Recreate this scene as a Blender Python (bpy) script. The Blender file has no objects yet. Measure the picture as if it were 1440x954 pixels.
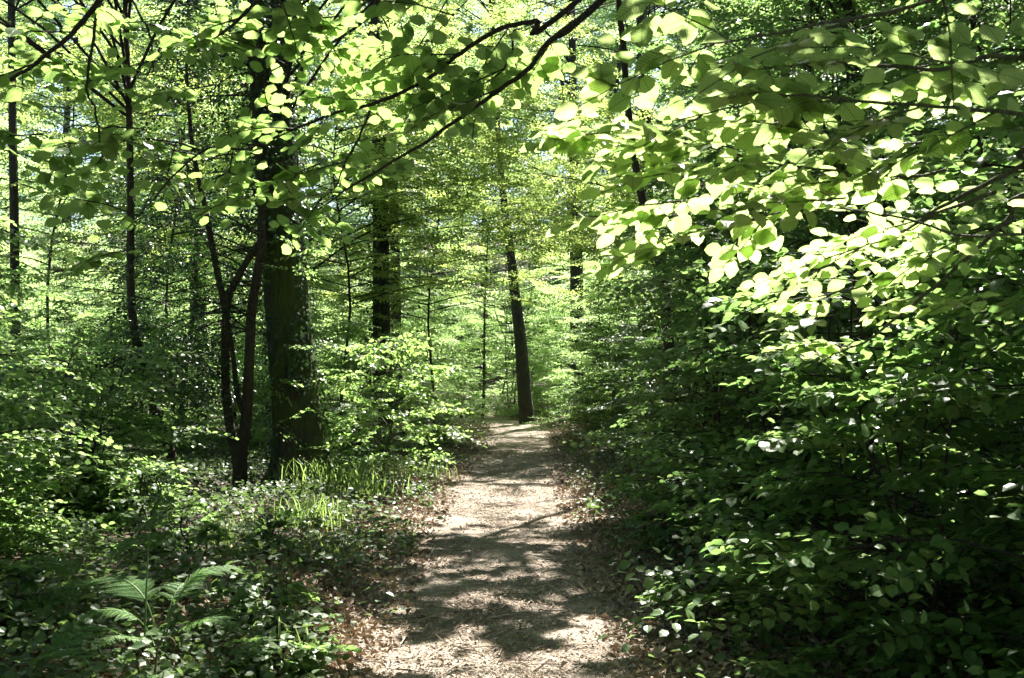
import bpy, math, random
import numpy as np
from mathutils import Matrix, Vector

sc = bpy.context.scene
COL = sc.collection
rad = math.radians
# ------------------------------------------------------------------ camera
CAM = np.array([0.0, 0.0, 1.55]); FPX = 1400.0; PITCH = math.atan(43 / FPX)
cd = bpy.data.cameras.new('camera'); cam = bpy.data.objects.new('camera', cd); COL.objects.link(cam)
cam.location = CAM; cam.rotation_euler = (rad(90) + PITCH, 0, 0)
cd.lens = 35; cd.sensor_width = 36; cd.clip_start = 0.05; cd.clip_end = 600
cd.dof.use_dof = True; cd.dof.focus_distance = 9.0; cd.dof.aperture_fstop = 11
sc.camera = cam
# ------------------------------------------------------------------ light
SUN_EL, SUN_AZ = 55.0, 20.0
w = bpy.data.worlds.new('World'); sc.world = w; w.use_nodes = True
nt = w.node_tree; bg = nt.nodes['Background']
sky = nt.nodes.new('ShaderNodeTexSky'); sky.sky_type = 'NISHITA'; sky.sun_disc = False
sky.sun_elevation = rad(SUN_EL); sky.sun_rotation = rad(SUN_AZ); sky.air_density = 1.0; sky.dust_density = 1.6
nt.links.new(sky.outputs[0], bg.inputs[0]); bg.inputs[1].default_value = 0.05
SUN = np.array([math.sin(rad(SUN_AZ)) * math.cos(rad(SUN_EL)), math.cos(rad(SUN_AZ)) * math.cos(rad(SUN_EL)), math.sin(rad(SUN_EL))])
sl = bpy.data.lights.new('sun', 'SUN'); sl.energy = 5.0; sl.angle = rad(0.45); sl.color = (1.0, 0.95, 0.86)
so = bpy.data.objects.new('sun', sl); COL.objects.link(so)
so.rotation_euler = Vector(SUN).to_track_quat('Z', 'Y').to_euler(); so.location = (6, 18, 30)
sc.view_settings.view_transform = 'Standard'; sc.view_settings.look = 'None'
sc.view_settings.gamma = 1.0; sc.view_settings.exposure = 2.6
cy = sc.cycles
cy.max_bounces = 7; cy.diffuse_bounces = 4; cy.glossy_bounces = 2; cy.transmission_bounces = 5; cy.transparent_max_bounces = 4
cy.sample_clamp_indirect = 6.0; cy.caustics_reflective = False; cy.caustics_refractive = False
cy.use_adaptive_sampling = True; cy.adaptive_threshold = 0.03
cy.use_denoising = True; cy.denoiser = 'OPENIMAGEDENOISE'; cy.denoising_input_passes = 'RGB_ALBEDO_NORMAL'

# ------------------------------------------------------------------ helpers
def W(px, py, Y):
    """world point seen at a photo pixel, at distance Y along the path"""
    u = (px - 720) / FPX; v = (477 - py) / FPX
    c, s = math.cos(PITCH), math.sin(PITCH)
    dy = c - v * s; dz = s + v * c
    return np.array([u / dy * Y, Y, CAM[2] + dz / dy * Y])

def tag(o, label=None, cat=None, group=None, kind=None):
    if label: o['label'] = label
    if cat: o['category'] = cat
    if group: o['group'] = group
    if kind: o['kind'] = kind
    return o

def mesh_np(name, V, T, mats, smooth=False, mat_idx=None, uv=None):
    V = np.asarray(V, np.float32).reshape(-1, 3); T = np.asarray(T, np.int32).reshape(-1, 3)
    m = bpy.data.meshes.new(name)
    m.vertices.add(len(V)); m.vertices.foreach_set('co', V.ravel())
    m.loops.add(T.size); m.loops.foreach_set('vertex_index', T.ravel())
    m.polygons.add(len(T)); m.polygons.foreach_set('loop_start', np.arange(0, T.size, 3, dtype=np.int32))
    m.polygons.foreach_set('use_smooth', np.full(len(T), smooth, bool))
    for x in (mats if isinstance(mats, (list, tuple)) else [mats]): m.materials.append(x)
    if mat_idx is not None: m.polygons.foreach_set('material_index', np.asarray(mat_idx, np.int32))
    if uv is not None:
        l = m.uv_layers.new(name='UVMap'); l.data.foreach_set('uv', np.asarray(uv, np.float32)[T.ravel()].ravel())
    m.update(calc_edges=True)
    return m

def link(name, mesh, parent=None, loc=None):
    o = bpy.data.objects.new(name, mesh); COL.objects.link(o)
    if parent is not None: o.parent = parent
    if loc is not None: o.location = loc
    return o

def root(name, loc, label, cat, group=None):
    return tag(link(name, None, None, tuple(float(v) for v in loc)), label, cat, group)

def norm(a): return a / np.maximum(np.linalg.norm(a, axis=-1, keepdims=True), 1e-9)

def hsh(x, y, s=0.0):
    return (np.sin(x * 1.7 + s) * np.cos(y * 1.3 - s * 2) + .6 * np.sin(x * 3.9 + y * 2.3 + s) + .4 * np.cos(x * 7.7 - y * 6.1 + s * 3)) / 2.0

def vnoise(x, y, seed=0):
    def h(i, j):
        v = np.sin(i * 127.1 + j * 311.7 + seed * 74.7) * 43758.5453; return v - np.floor(v)
    i, j = np.floor(x), np.floor(y); fx, fy = x - i, y - j; fx = fx * fx * (3 - 2 * fx); fy = fy * fy * (3 - 2 * fy)
    return (h(i, j) * (1 - fx) + h(i + 1, j) * fx) * (1 - fy) + (h(i, j + 1) * (1 - fx) + h(i + 1, j + 1) * fx) * fy

def sstep(a, b, x):
    t = np.clip((x - a) / (b - a), 0, 1); return t * t * (3 - 2 * t)

def pcx(y):
    y = np.asarray(y, float)
    return 0.02 * np.sin(y * .4) - 0.06 + 0.25 * sstep(12, 24, y) - 0.03 * np.clip(y - 25, 0, 40) ** 2

def ground_z(x, y):
    x = np.asarray(x, float); y = np.asarray(y, float)
    dx = x - pcx(np.clip(y, -50, 27)); d = np.abs(dx)
    z = np.where(dx > 0, .28 * sstep(.8, 2.6, d) + .05 * np.clip(d - 2.5, 0, 40), .10 * sstep(.9, 2.2, d) + .012 * np.clip(d - 3, 0, 40))
    z = z + .05 * hsh(x, y) * sstep(.9, 2.0, d) + .012 * hsh(x * 2, y * 2, 2.0)
    z = z + .075 * np.clip(y - 29, 0, 200) * sstep(29, 36, y) + .10 * np.clip(y - 50, 0, 200)
    return z

def tubes(polys, sides=6, ridged=0.0, rs=None):
    """polys: list of (pts Nx3, radii N). returns V, T"""
    Vs, Ts, off = [], [], 0
    for pts, rr in polys:
        pts = np.asarray(pts, float); rr = np.asarray(rr, float); n = len(pts)
        t = norm(np.gradient(pts, axis=0)); ref = np.array([0, 0, 1.0])
        if abs(t[:, 2]).mean() > .8: ref = np.array([1.0, 0, 0])
        a = norm(np.cross(t, ref)); b = np.cross(t, a)
        th = np.arange(sides) * 2 * math.pi / sides
        R = np.repeat(rr[:, None], sides, 1)
        if ridged:
            ph = th[None, :]; zz = pts[:, 2][:, None]
            R = R * (1 + ridged * (.5 * np.sin(ph * 3 + zz * .9) + .35 * np.sin(ph * 7 - zz * 2.1) + .4 * np.sin(ph * 5 + zz * 4.7) * np.cos(zz * 3)))
        V = pts[:, None] + R[..., None] * (np.cos(th)[None, :, None] * a[:, None] + np.sin(th)[None, :, None] * b[:, None])
        i = np.arange(n - 1)[:, None] * sides; j = np.arange(sides)[None]; k = (j + 1) % sides
        q = np.stack([i + j, i + k, i + sides + k, i + sides + j], -1).reshape(-1, 4) + off
        T = np.concatenate([q[:, [0, 1, 2]], q[:, [0, 2, 3]]])
        Vs.append(V.reshape(-1, 3)); Ts.append(T); off += n * sides
    return np.concatenate(Vs), np.concatenate(Ts)

def resample(pts, n):
    """smooth polyline through pts (Catmull-Rom)"""
    p = np.asarray(pts, float); p = np.vstack([2 * p[0] - p[1], p, 2 * p[-1] - p[-2]])
    m = len(p) - 3; out = []
    for t in np.linspace(0, m - 1e-6, n):
        i = int(t); f = t - i; a, b, c, d = p[i:i + 4]
        out.append(.5 * (2 * b + (c - a) * f + (2 * a - 5 * b + 4 * c - d) * f * f + (3 * b - a - 3 * c + d) * f ** 3))
    return np.array(out)

def at(poly, t):
    s = t * (len(poly) - 1); i = min(int(s), len(poly) - 2); f = s - i
    return poly[i] * (1 - f) + poly[i + 1] * f, norm(poly[i + 1] - poly[i])

# leaf templates: length 1 along +X, normal +Z
def tmpl_hi(wd, fold, curl, wave, seed, lobed=0.0):
    n = 10; s = np.array([0, .06, .16, .29, .43, .58, .72, .84, .94, 1.0])
    prof = np.array([.02, .36, .68, .91, 1.0, .95, .77, .50, .19, 0]) * wd * .5
    V, UV = [], []
    for i, x in enumerate(s):
        zc = -curl * (x - .25) ** 2; er = 1 + (.06 if i % 2 else -.03)
        for side in (-1, 0, 1):
            y = side * prof[i] * (er if side else 1)
            z = zc + fold * (abs(y) - 1.6 * y * y) + wave * math.sin(i * 1.9 + side * 1.3) * abs(side)
            V.append((x + abs(side) * .02, y, z)); UV.append((x, .5 + side * .5 * (prof[i] / (wd * .5))))
    T = []
    for i in range(n - 1):
        a = i * 3
        for k in (0, 1):
            p, q, u, v = a + k, a + k + 1, a + 3 + k, a + 4 + k
            if i == n - 2: T.append((p, u, q))
            elif i == 0 and False: pass
            else: T += [(p, u, q), (q, u, v)]
    m0 = len(V)   # petiole
    V += [(-.14, -.008, .02), (-.14, .008, .02), (.03, -.008, 0), (.03, .008, 0)]; UV += [(0, .5)] * 4
    T += [(m0, m0 + 2, m0 + 1), (m0 + 1, m0 + 2, m0 + 3)]
    return np.array(V), np.array(T), np.array(UV)

def tmpl_mid(wd=.62, fold=.25, curl=.25):
    w2 = wd / 2
    V = [(0, 0, 0), (.3, 0, -curl * .0), (.68, 0, -curl * .2), (1, 0, -curl * .56), (.25, -w2 * .86, fold * w2 * .8), (.66, -w2 * .86, fold * w2 * .6 - curl * .16),
         (.25, w2 * .86, fold * w2 * .8), (.66, w2 * .86, fold * w2 * .6 - curl * .16)]
    T = [(0, 4, 1), (0, 1, 6), (4, 5, 2), (4, 2, 1), (1, 2, 7), (1, 7, 6), (5, 3, 2), (2, 3, 7)]
    return np.array(V), np.array(T)

def tmpl_lo(wd=.66, fold=.25, curl=.1):
    V = [(0, 0, 0), (.5, -wd / 2, fold * .3), (1, 0, -curl), (.5, wd / 2, fold * .3)]
    return np.array(V), np.array([(0, 1, 2), (0, 2, 3)])

def frames(D, N):
    D = norm(D); S = norm(np.cross(N, D)); N = np.cross(D, S); return D, S, N

def leaf_soup(P, D, N, S, tm):
    V0, T0 = tm[0], tm[1]
    D, Sd, N = frames(D, N); n = len(P)
    V = P[:, None] + S[:, None, None] * (V0[None, :, 0, None] * D[:, None] + V0[None, :, 1, None] * Sd[:, None] + V0[None, :, 2, None] * N[:, None])
    T = (T0[None] + (np.arange(n) * len(V0))[:, None, None]).reshape(-1, 3)
    return V.reshape(-1, 3), T

# ------------------------------------------------------------------ materials
def new_mat(name):
    m = bpy.data.materials.new(name); m.use_nodes = True; nt = m.node_tree; nt.nodes.clear()
    out = nt.nodes.new('ShaderNodeOutputMaterial'); return m, nt, nt.nodes, nt.links, out

def ramp(nd, stops):
    r = nd.new('ShaderNodeValToRGB'); e = r.color_ramp.elements
    while len(e) < len(stops): e.new(.5)
    for q, (p, c) in zip(e, stops): q.position = p; q.color = (*c, 1)
    return r

def leaf_mat(name, cols, tcols, trans=.5, rough=.42, spec=.5, veins=False, yellow=0.0):
    m, nt, nd, lk, out = new_mat(name)
    g = nd.new('ShaderNodeNewGeometry'); oi = nd.new('ShaderNodeObjectInfo')
    a = nd.new('ShaderNodeMath'); a.operation = 'ADD'; lk.new(g.outputs['Random Per Island'], a.inputs[0]); lk.new(oi.outputs['Random'], a.inputs[1])
    f = nd.new('ShaderNodeMath'); f.operation = 'FRACT'; lk.new(a.outputs[0], f.inputs[0])
    n = len(cols)
    r1 = ramp(nd, [(i / max(1, n - 1), c) for i, c in enumerate(cols)]); r2 = ramp(nd, [(i / max(1, n - 1), c) for i, c in enumerate(tcols)])
    lk.new(f.outputs[0], r1.inputs[0]); lk.new(f.outputs[0], r2.inputs[0])
    c1, c2 = r1.outputs[0], r2.outputs[0]
    p = nd.new('ShaderNodeBsdfPrincipled'); p.inputs['Roughness'].default_value = rough
    p.inputs['Specular IOR Level'].default_value = spec
    t = nd.new('ShaderNodeBsdfTranslucent')
    if veins:
        tc = nd.new('ShaderNodeUVMap'); sp = nd.new('ShaderNodeSeparateXYZ'); lk.new(tc.outputs[0], sp.inputs[0])
        ab = nd.new('ShaderNodeMath'); ab.operation = 'SUBTRACT'; lk.new(sp.outputs[1], ab.inputs[0]); ab.inputs[1].default_value = .5
        ab2 = nd.new('ShaderNodeMath'); ab2.operation = 'ABSOLUTE'; lk.new(ab.outputs[0], ab2.inputs[0])
        mm = nd.new('ShaderNodeMath'); mm.operation = 'MULTIPLY_ADD'; lk.new(ab2.outputs[0], mm.inputs[0]); mm.inputs[1].default_value = -.55; lk.new(sp.outputs[0], mm.inputs[2])
        s2 = nd.new('ShaderNodeMath'); s2.operation = 'MULTIPLY'; lk.new(mm.outputs[0], s2.inputs[0]); s2.inputs[1].default_value = 62.0
        sn = nd.new('ShaderNodeMath'); sn.operation = 'SINE'; lk.new(s2.outputs[0], sn.inputs[0])
        mr = nd.new('ShaderNodeMapRange'); lk.new(sn.outputs[0], mr.inputs[0]); mr.inputs[1].default_value = .5; mr.inputs[2].default_value = 1.0; mr.inputs[3].default_value = 1.0; mr.inputs[4].default_value = .55
        mid = nd.new('ShaderNodeMapRange'); lk.new(ab2.outputs[0], mid.inputs[0]); mid.inputs[1].default_value = .012; mid.inputs[2].default_value = .035; mid.inputs[3].default_value = .6; mid.inputs[4].default_value = 1.0
        mu = nd.new('ShaderNodeMath'); mu.operation = 'MULTIPLY'; lk.new(mr.outputs[0], mu.inputs[0]); lk.new(mid.outputs[0], mu.inputs[1])
        for src, nm in ((c1, 1), (c2, 2)):
            mx = nd.new('ShaderNodeMix'); mx.data_type = 'RGBA'; mx.blend_type = 'MULTIPLY'; mx.inputs[0].default_value = 1.0
            lk.new(src, mx.inputs[6]); lk.new(mu.outputs[0], mx.inputs[7])
            if nm == 1: c1 = mx.outputs[2]
            else: c2 = mx.outputs[2]
        bp = nd.new('ShaderNodeBump'); bp.inputs['Strength'].default_value = .35; bp.inputs['Distance'].default_value = .004
        lk.new(mu.outputs[0], bp.inputs['Height']); lk.new(bp.outputs[0], p.inputs['Normal'])
    lk.new(c1, p.inputs['Base Color']); lk.new(c2, t.inputs['Color'])
    mx = nd.new('ShaderNodeMixShader'); mx.inputs[0].default_value = trans
    lk.new(p.outputs[0], mx.inputs[1]); lk.new(t.outputs[0], mx.inputs[2]); lk.new(mx.outputs[0], out.inputs[0])
    return m

G = 1.0
BE_C = [(.042, .088, .024), (.060, .115, .030), (.085, .145, .040), (.050, .100, .028)]
BE_T = [(.26, .44, .10), (.32, .50, .13), (.39, .56, .16), (.28, .46, .12)]
BR_T = [(.34, .51, .15), (.42, .57, .19), (.50, .63, .24), (.37, .53, .16)]  # beech tones paled to put sun glare into the right-hand boughs
M_BEECH_HI = leaf_mat('beech_leaf_veined', BE_C, BE_T, .5, .38, .5, veins=True)
M_BEECH = leaf_mat('beech_leaf', BE_C, BE_T, .5, .38, .5)
M_BRIGHT = leaf_mat('sunlit_beech_leaf', BE_C, BR_T, .58, .38, .5)
M_BRIGHT_HI = leaf_mat('sunlit_beech_leaf_veined', BE_C, BR_T, .58, .38, .5, veins=True)
M_HAZEL = leaf_mat('hazel_leaf', [(.038, .078, .024), (.050, .098, .030), (.065, .118, .034)], [(.19, .36, .09), (.26, .43, .12), (.35, .50, .15)], .42, .42, .4)
M_HAZEL_HI = leaf_mat('hazel_leaf_veined', [(.038, .078, .024), (.050, .098, .030), (.065, .118, .034)], [(.19, .36, .09), (.26, .43, .12), (.35, .50, .15)], .42, .42, .4, veins=True)
M_FAR = leaf_mat('woodland_leaf', [(.08, .135, .045), (.095, .155, .055), (.115, .17, .065)], [(.35, .54, .18), (.42, .60, .21), (.49, .65, .25)], .62, .4, .5)  # far wood's sunny brightness put into a paler, more translucent leaf
M_YELL = leaf_mat('yellow_green_leaf', [(.07, .125, .025), (.085, .15, .03), (.10, .165, .035)], [(.38, .52, .13), (.45, .58, .15), (.52, .64, .18)], .55, .4, .5)
M_LEFT = leaf_mat('sunny_hazel_leaf', [(.06, .11, .03), (.075, .13, .035), (.09, .145, .04)], [(.26, .45, .12), (.33, .51, .15), (.40, .57, .18)], .5, .4, .45)  # hazel leaf copy lightened to put sunlight into the left bushes
M_HOLLY = leaf_mat('dark_glossy_leaf', [(.020, .045, .014), (.035, .070, .020)], [(.04, .12, .015), (.05, .14, .02)], .22, .34, .45)
M_COVER = leaf_mat('ground_ivy_leaf', [(.032, .060, .024), (.048, .082, .03), (.064, .100, .036)], [(.12, .21, .05), (.17, .27, .07)], .33, .45, .35)
M_FERN = leaf_mat('bracken_leaf', [(.055, .12, .035), (.075, .15, .045)], [(.20, .36, .09), (.26, .42, .11)], .42, .6, .25)
M_GRASS = leaf_mat('grass_blade', [(.05, .10, .03), (.08, .14, .04), (.11, .16, .05)], [(.24, .38, .09), (.33, .47, .12)], .45, .35, .5)
M_CANOPY = leaf_mat('canopy_leaf', BE_C, [(.12, .26, .03), (.16, .30, .04), (.18, .33, .04), (.14, .28, .04)], .4, .4, .5)
M_LITTER = leaf_mat('dead_leaf', [(.11, .08, .055), (.23, .175, .125), (.33, .265, .20), (.17, .115, .08), (.45, .385, .31)], [(.14, .07, .03), (.2, .12, .06)], .12, .6, .3)
M_CHIP = leaf_mat('wood_chip', [(.16, .12, .09), (.36, .29, .23), (.52, .45, .37), (.24, .17, .12), (.10, .07, .05)], [(.1, .08, .05), (.1, .08, .05)], .02, .7, .3)

def bark_mat(name, dark, light, moss=0.0, scale=6.0, moss_col=(.07, .10, .015)):
    m, nt, nd, lk, out = new_mat(name)
    tc = nd.new('ShaderNodeTexCoord'); mp = nd.new('ShaderNodeMapping'); mp.inputs['Scale'].default_value = (scale, scale, scale * .22)
    lk.new(tc.outputs['Object'], mp.inputs[0])
    n1 = nd.new('ShaderNodeTexNoise'); n1.inputs['Scale'].default_value = 4; n1.inputs['Detail'].default_value = 9; n1.inputs['Roughness'].default_value = .65
    lk.new(mp.outputs[0], n1.inputs[0])
    v = nd.new('ShaderNodeTexVoronoi'); v.feature = 'DISTANCE_TO_EDGE'; v.inputs['Scale'].default_value = 3.0; lk.new(mp.outputs[0], v.inputs[0])
    r = ramp(nd, [(.3, dark), (.7, light)]); lk.new(n1.outputs[0], r.inputs[0])
    n2 = nd.new('ShaderNodeTexNoise'); n2.inputs['Scale'].default_value = 2.2; n2.inputs['Detail'].default_value = 6; lk.new(tc.outputs['Object'], n2.inputs[0])
    mr = nd.new('ShaderNodeMapRange'); mr.inputs[1].default_value = .62 - moss * .3; mr.inputs[2].default_value = .72 - moss * .2; lk.new(n2.outputs[0], mr.inputs[0])
    mx = nd.new('ShaderNodeMix'); mx.data_type = 'RGBA'; lk.new(mr.outputs[0], mx.inputs[0]); lk.new(r.outputs[0], mx.inputs[6]); mx.inputs[7].default_value = (*moss_col, 1)
    p = nd.new('ShaderNodeBsdfPrincipled'); p.inputs['Roughness'].default_value = .85
    lk.new((mx.outputs[2] if moss else r.outputs[0]), p.inputs['Base Color'])
    ad = nd.new('ShaderNodeMath'); ad.operation = 'MULTIPLY_ADD'; lk.new(v.outputs[0], ad.inputs[0]); ad.inputs[1].default_value = 1.2; lk.new(n1.outputs[0], ad.inputs[2])
    b = nd.new('ShaderNodeBump'); b.inputs['Strength'].default_value = 1.0; b.inputs['Distance'].default_value = .04
    lk.new(ad.outputs[0], b.inputs['Height']); lk.new(b.outputs[0], p.inputs['Normal']); lk.new(p.outputs[0], out.inputs[0])
    return m
M_BARK_OAK = bark_mat('mossy_oak_bark', (.020, .016, .011), (.085, .068, .048), .85, 7, (.06, .085, .015))
M_BARK = bark_mat('grey_bark', (.014, .012, .009), (.05, .042, .033), .3, 8, (.03, .05, .01))
M_BARK_BR = bark_mat('brown_bark', (.020, .014, .009), (.065, .043, .028), .2, 12, (.03, .05, .01))
M_TWIG = bark_mat('twig_bark', (.016, .011, .008), (.045, .032, .024), 0, 30)
M_TWIG_GR = bark_mat('pale_twig_bark', (.09, .085, .055), (.20, .19, .12), .3, 30)
M_STEM = leaf_mat('green_stem', [(.08, .14, .04), (.11, .17, .05)], [(.1, .2, .05), (.1, .2, .05)], .2, .5, .4)
M_STEM_BR = bark_mat('brown_frond_stem', (.10, .06, .03), (.22, .14, .07), 0, 30)

def ground_mat():
    m, nt, nd, lk, out = new_mat('forest_soil')
    tc = nd.new('ShaderNodeTexCoord')
    n1 = nd.new('ShaderNodeTexNoise'); n1.inputs['Scale'].default_value = 26; n1.inputs['Detail'].default_value = 10; n1.inputs['Roughness'].default_value = .7; lk.new(tc.outputs['Object'], n1.inputs[0])
    v = nd.new('ShaderNodeTexVoronoi'); v.inputs['Scale'].default_value = 22; lk.new(tc.outputs['Object'], v.inputs[0])
    r = ramp(nd, [(.3, (.025, .018, .012)), (.52, (.07, .048, .030)), (.75, (.15, .105, .065))]); lk.new(n1.outputs[0], r.inputs[0])
    mx = nd.new('ShaderNodeMix'); mx.data_type = 'RGBA'; mx.blend_type = 'MULTIPLY'; mx.inputs[0].default_value = .6
    lk.new(r.outputs[0], mx.inputs[6]); lk.new(v.outputs['Color'], mx.inputs[7])
    p = nd.new('ShaderNodeBsdfPrincipled'); p.inputs['Roughness'].default_value = .95; lk.new(mx.outputs[2], p.inputs['Base Color'])
    b = nd.new('ShaderNodeBump'); b.inputs['Strength'].default_value = 1; b.inputs['Distance'].default_value = .03; lk.new(n1.outputs[0], b.inputs['Height'])
    lk.new(b.outputs[0], p.inputs['Normal']); lk.new(p.outputs[0], out.inputs[0]); return m

def path_mat():
    m, nt, nd, lk, out = new_mat('trodden_path')
    tc = nd.new('ShaderNodeTexCoord')
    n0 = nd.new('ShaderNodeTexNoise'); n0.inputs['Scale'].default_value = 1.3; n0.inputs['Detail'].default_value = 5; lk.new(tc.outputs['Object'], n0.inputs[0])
    n1 = nd.new('ShaderNodeTexNoise'); n1.inputs['Scale'].default_value = 60; n1.inputs['Detail'].default_value = 8; n1.inputs['Roughness'].default_value = .75; lk.new(tc.outputs['Object'], n1.inputs[0])
    v = nd.new('ShaderNodeTexVoronoi'); v.inputs['Scale'].default_value = 75; lk.new(tc.outputs['Object'], v.inputs[0])
    r = ramp(nd, [(.30, (.24, .20, .165)), (.5, (.43, .37, .31)), (.72, (.58, .51, .44))]); lk.new(n1.outputs[0], r.inputs[0])
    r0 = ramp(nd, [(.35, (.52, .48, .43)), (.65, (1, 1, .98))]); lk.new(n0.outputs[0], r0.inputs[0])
    sv = nd.new('ShaderNodeSeparateColor'); lk.new(v.outputs['Color'], sv.inputs[0])
    r1 = ramp(nd, [(0, (.55, .5, .45)), (1, (1, 1, 1))]); lk.new(sv.outputs[0], r1.inputs[0])
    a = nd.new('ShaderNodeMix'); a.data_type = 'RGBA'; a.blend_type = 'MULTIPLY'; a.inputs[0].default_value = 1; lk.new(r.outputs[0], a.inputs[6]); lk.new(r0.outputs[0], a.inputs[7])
    c = nd.new('ShaderNodeMix'); c.data_type = 'RGBA'; c.blend_type = 'MULTIPLY'; c.inputs[0].default_value = 1; lk.new(a.outputs[2], c.inputs[6]); lk.new(r1.outputs[0], c.inputs[7])
    p = nd.new('ShaderNodeBsdfPrincipled'); p.inputs['Roughness'].default_value = .9; lk.new(c.outputs[2], p.inputs['Base Color'])
    ad = nd.new('ShaderNodeMath'); ad.operation = 'MULTIPLY_ADD'; lk.new(v.outputs['Distance'], ad.inputs[0]); ad.inputs[1].default_value = -1.0; lk.new(n1.outputs[0], ad.inputs[2])
    b = nd.new('ShaderNodeBump'); b.inputs['Strength'].default_value = 1.0; b.inputs['Distance'].default_value = .02; lk.new(ad.outputs[0], b.inputs['Height'])
    lk.new(b.outputs[0], p.inputs['Normal']); lk.new(p.outputs[0], out.inputs[0]); return m

# ------------------------------------------------------------------ ground and path
def grid_mesh(name, xs, ys, zf, mat, keep=None):
    X, Y = np.meshgrid(xs, ys); Z = zf(X, Y); nx, ny = len(xs), len(ys)
    V = np.stack([X, Y, Z], -1).reshape(-1, 3)
    i = np.arange(ny - 1)[:, None] * nx + np.arange(nx - 1)[None]; i = i.ravel()
    T = np.concatenate([np.stack([i, i + 1, i + nx + 1], -1), np.stack([i, i + nx + 1, i + nx], -1)])
    return mesh_np(name, V, T, mat, True)

def axis(lo, hi, near, step, grow):
    a = [0.0]
    while a[-1] < hi: a.append(a[-1] + (step if a[-1] < near else step * (1 + (a[-1] - near) * grow)))
    b = [0.0]
    while b[-1] > lo: b.append(b[-1] - (step if -b[-1] < near else step * (1 + (-b[-1] - near) * grow)))
    return np.array(sorted(set(a + b)))
xs = axis(-220, 220, 3.0, .1, .7); ys = axis(-60, 320, 26, .16, .3)
def gz(X, Y):
    d = np.abs(X - pcx(Y)); return ground_z(X, Y) - .035 * (1 - sstep(.82, 1.12, d)) * (Y < 45)
tag(link('forest_floor', grid_mesh('forest_floor', xs, ys, gz, ground_mat())), 'brown woodland soil either side of the path', kind='structure')

def build_path():
    vs = np.arange(-4, 38, .1); us = np.linspace(-1, 1, 25)
    Y = np.repeat(vs[:, None], 25, 1)
    hw = 1.14 + .07 * np.sin(Y * 1.9) + .06 * np.sin(Y * 4.3 + 1)
    X = pcx(Y) + us[None] * hw
    Z = ground_z(X, Y) + .008 + .010 * (vnoise(X * 6, Y * 6, 3) - .5) + .03 * (vnoise(X * 1.5, Y * 1.1, 5) - .5) * (np.abs(us)[None] < .9) - .05 * sstep(.86, 1.0, np.abs(us))[None]
    V = np.stack([X, Y, Z], -1).reshape(-1, 3); i = (np.arange(len(vs) - 1)[:, None] * 25 + np.arange(24)[None]).ravel()
    T = np.concatenate([np.stack([i, i + 1, i + 26], -1), np.stack([i, i + 26, i + 25], -1)])
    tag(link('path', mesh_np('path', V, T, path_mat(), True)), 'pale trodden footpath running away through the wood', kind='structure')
build_path()

RG = np.random.default_rng(11)
def scatter_flat(n, P, size, tilt, lift, tm, rng, szv=.35):
    D = np.stack([rng.normal(size=n), rng.normal(size=n), rng.normal(size=n) * tilt * .5], -1)
    N = np.stack([rng.normal(size=n) * tilt, rng.normal(size=n) * tilt, np.ones(n)], -1)
    S = size * (1 + szv * rng.normal(size=n)).clip(.4, 1.8)
    P = P.copy(); P[:, 2] += lift * rng.random(n)
    return leaf_soup(P, D, N, S, tm)

def persp_y(n, y0, y1, rng):   # denser near the camera
    u = rng.random(n); return y0 * (y1 / y0) ** u

def litter():
    n = 52000; y = persp_y(n, 2.6, 32, RG)
    side = np.where(RG.random(n) < .55, -1, 1)
    off = RG.gamma(2.6, .34, n) + .50
    x = pcx(y) + side * np.where(side < 0, off * 1.05, off)
    z = ground_z(x, y) + .012
    V, T = scatter_flat(n, np.stack([x, y, z], -1), .040, .5, .03, tmpl_lo(.62, .6, .3), RG, .5)
    n = 2600; y = persp_y(n, 2.8, 24, RG); x = pcx(y) + RG.normal(size=n) * 1.3; z = ground_z(x, y) + .018
    V2, T2 = scatter_flat(n, np.stack([x, y, z], -1), .16, .1, .012, tmpl_lo(.05, .06, .02), RG, .5); tw_mesh = mesh_np('fallen_twigs', V2, T2, M_CHIP)
    tag(link('fallen_twigs', tw_mesh), 'thin broken twigs scattered over path and verges', kind='stuff')
    tag(link('leaf_litter', mesh_np('leaf_litter', V, T, M_LITTER)), 'fallen brown leaves heaped along both edges of the path', kind='stuff')
    n = 70000; y = persp_y(n, 2.6, 22, RG); x = pcx(y) + RG.normal(size=n) * .66
    z = ground_z(x, y) + .010
    V, T = scatter_flat(n, np.stack([x, y, z], -1), .015, .45, .006, tmpl_lo(.45, .3, .1), RG, .5)
    n2 = 15000; y = persp_y(n2, 2.6, 20, RG); x = pcx(y) + RG.normal(size=n2) * .75
    V2, T2 = scatter_flat(n2, np.stack([x, y, ground_z(x, y) + .012], -1), .024, .5, .008, tmpl_lo(.55, .3, .2), RG, .5)
    V = np.vstack([V, V2]); T = np.vstack([T, T2 + len(V) - len(V2)])
    tag(link('wood_chips', mesh_np('wood_chips', V, T, M_CHIP)), 'small pale wood chips and crumbs strewn over the path', kind='stuff')
    # low leaves of the ground flora
    n = 90000; y = persp_y(n, 3.0, 30, RG); side = np.where(RG.random(n) < .66, -1, 1)
    off = .82 + RG.random(n) ** 1.0 * np.where(side < 0, 5.5, 5.0) + .3 * hsh(y * 1.5, side * 3.0, 1)
    x = pcx(y) + side * off; keep = (hsh(x * 1.3, y * 1.3, 4) + RG.normal(size=n) * .35 + .6 * (off - .95)) > -.05
    x, y = x[keep], y[keep]; n = len(x)
    z = ground_z(x, y) + .02
    V, T = scatter_flat(n, np.stack([x, y, z], -1), .048, .55, .20, tmpl_mid(.8, .25, .2), RG)
    tag(link('ground_cover', mesh_np('ground_cover', V, T, M_COVER)), 'low dark ivy and seedlings covering the soil beside the path', kind='stuff')
litter()

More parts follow.
